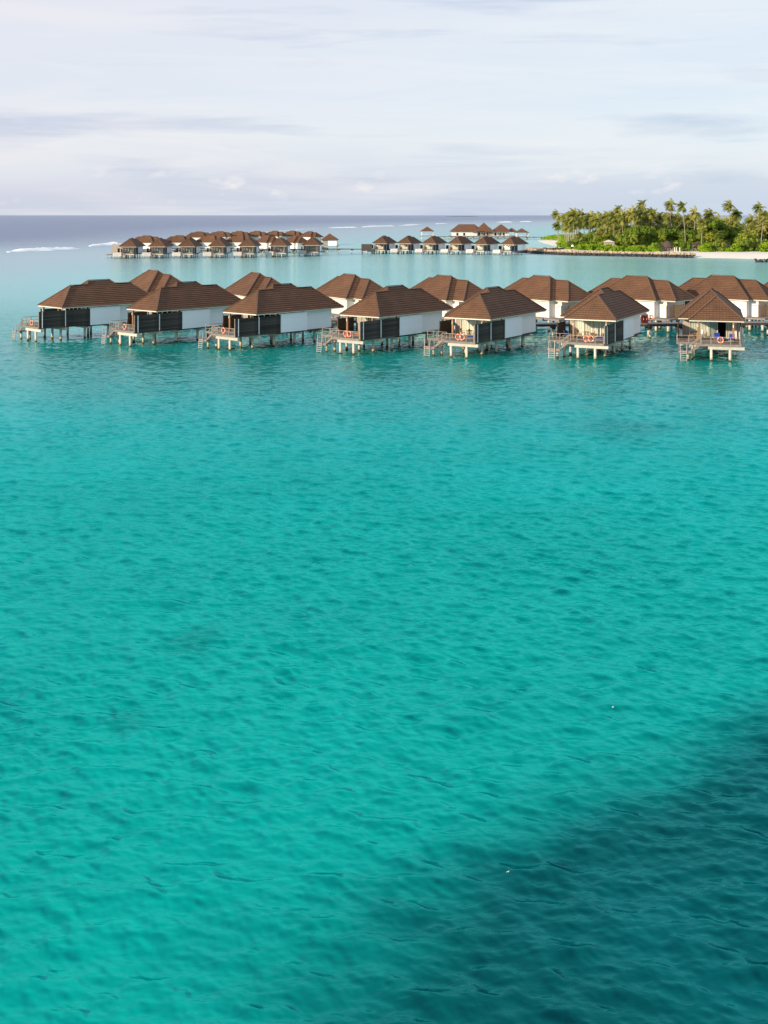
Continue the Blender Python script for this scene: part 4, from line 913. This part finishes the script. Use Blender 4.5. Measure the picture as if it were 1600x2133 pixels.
# ------------------------------------------------------------------ beach huts
def thatch_hut(px, Y, w, h, label, posts=True):
    p = at(px, Y, 1.3); r = bpy.data.objects.new('thatched_hut', None); COL.objects.link(r); r.location = p; r['label'] = label; r['category'] = 'hut'; r['group'] = 'thatched huts on the beach'
    mb = MB(); n = 14; prof = [(w*.5,h*.42),(w*.44,h*.6),(w*.3,h*.82),(w*.1,h*.97),(0.02,h)]
    for (r0,z0),(r1,z1) in zip(prof, prof[1:]):
        for i in range(n):
            a, b = 2*math.pi*i/n, 2*math.pi*(i+1)/n
            mb.face([(r0*math.cos(a),r0*math.sin(a),z0),(r0*math.cos(b),r0*math.sin(b),z0),(r1*math.cos(b),r1*math.sin(b),z1),(r1*math.cos(a),r1*math.sin(a),z1)])
    link('thatch_roof', mb.mesh('thatch_roof','thatch'), r)
    link('back_wall', MB().box(-w*.34,w*.34,w*.1,w*.14,0,h*.5).mesh('back_wall','beige'), r)
    for i in range(5): link('post', ms('hpost', lambda: box_mesh('post','rail',-.14,.14,-.14,.14,0,2.9)), r, (-w*.38+i*w*.19,-w*.25,0))
thatch_hut(1390, 574, 6, 5.4, 'thatched hut with white posts on the sand between the bushes')
thatch_hut(1452, 583, 6.5, 4.6, 'half hidden thatched hut behind the middle beach bush')
thatch_hut(1508, 584, 6.5, 4.6, 'half hidden thatched hut between the two round beach bushes')
thatch_hut(1570, 582, 7, 4.8, 'half hidden thatched hut near the right end of the beach')
for j, px in enumerate((1405,1409,1416)):
    link('white_post', MB().box(-.2,.2,-.2,.2,0,2.2).box(-.26,.26,-.26,.26,2.2,2.3).mesh('white_post','cream'), None, at(px, 566, 1.3), (0,0,0), ['left','middle','right'][j]+' one of three short white posts right of the thatched hut', 'post', 'white posts by the thatched hut')
r = bpy.data.objects.new('beach_cabin', None); COL.objects.link(r); r.location = at(1268, 594, 1.3); r['label'] = 'beige roofed cabin showing through shrubs on the left of the island'; r['category'] = 'cabin'
mb = MB(); hip(mb,-3,3,-3,3,4.2,.4); link('roof', mb.mesh('roof','cream'), r); link('wall', MB().box(-2.5,2.5,-2.5,2.5,0,4.2).mesh('wall','beige'), r)
r = bpy.data.objects.new('beach_parasol', None); COL.objects.link(r); r.location = at(1193, 597, 1.3); r['label'] = 'white beach parasol beside the shrubs at the left of the revetment'; r['category'] = 'parasol'
link('pole', MB().tube([(0,0,0),(0,0,2.6)], .04, 8).mesh('pole','rail'), r); link('canopy', MB().tube([(0,0,1.9),(0,0,2.3),(0,0,2.9)], [.8,.7,.05], 10).mesh('canopy','white'), r)
# sand bank object seen at the inlet: white boat-like hut roof
# ------------------------------------------------------------------ sea birds
def bird(loc, rz, s, label):
    r = bpy.data.objects.new('seabird', None); COL.objects.link(r); r.location = loc; r.rotation_euler = (0,0,rz); r['label'] = label; r['category'] = 'bird'; r['group'] = 'white seabirds low over the water'; r.scale = (s,s,s)
    link('body', MB().tube([(0,-.17,0),(0,-.12,.01),(0,-.04,0),(0,.06,0),(0,.16,.01),(0,.24,.01)], [.008,.03,.045,.04,.02,.01], 8).mesh('body','bird',True), r)
    for sg in (-1,1):
        link('wing', MB().hexa([(sg*.03,-.06,.01),(sg*.2,-.09,.07),(sg*.2,.02,.07),(sg*.03,.07,.01),(sg*.03,-.06,.025),(sg*.2,-.09,.08),(sg*.2,.02,.08),(sg*.03,.07,.025)])
            .hexa([(sg*.2,-.09,.07),(sg*.42,.0,.04),(sg*.42,.03,.04),(sg*.2,.02,.07),(sg*.2,-.09,.08),(sg*.42,.0,.046),(sg*.42,.03,.046),(sg*.2,.02,.08)]).mesh('wing','bird'), r)
bird(((1277-800)/F*44.5, 44.5, CAMZ-(1473-HZ)/F*44.5), 1.2, .22, 'small white seabird over the turquoise water on the right')
bird(((1058-800)/F*33.2, 33.2, CAMZ-(1816-HZ)/F*33.2), .6, .16, 'tiny white seabird at the edge of the dark water')
print('objects', len(bpy.data.objects), 'tris', sum(len(m.polygons)*2 for m in bpy.data.meshes))
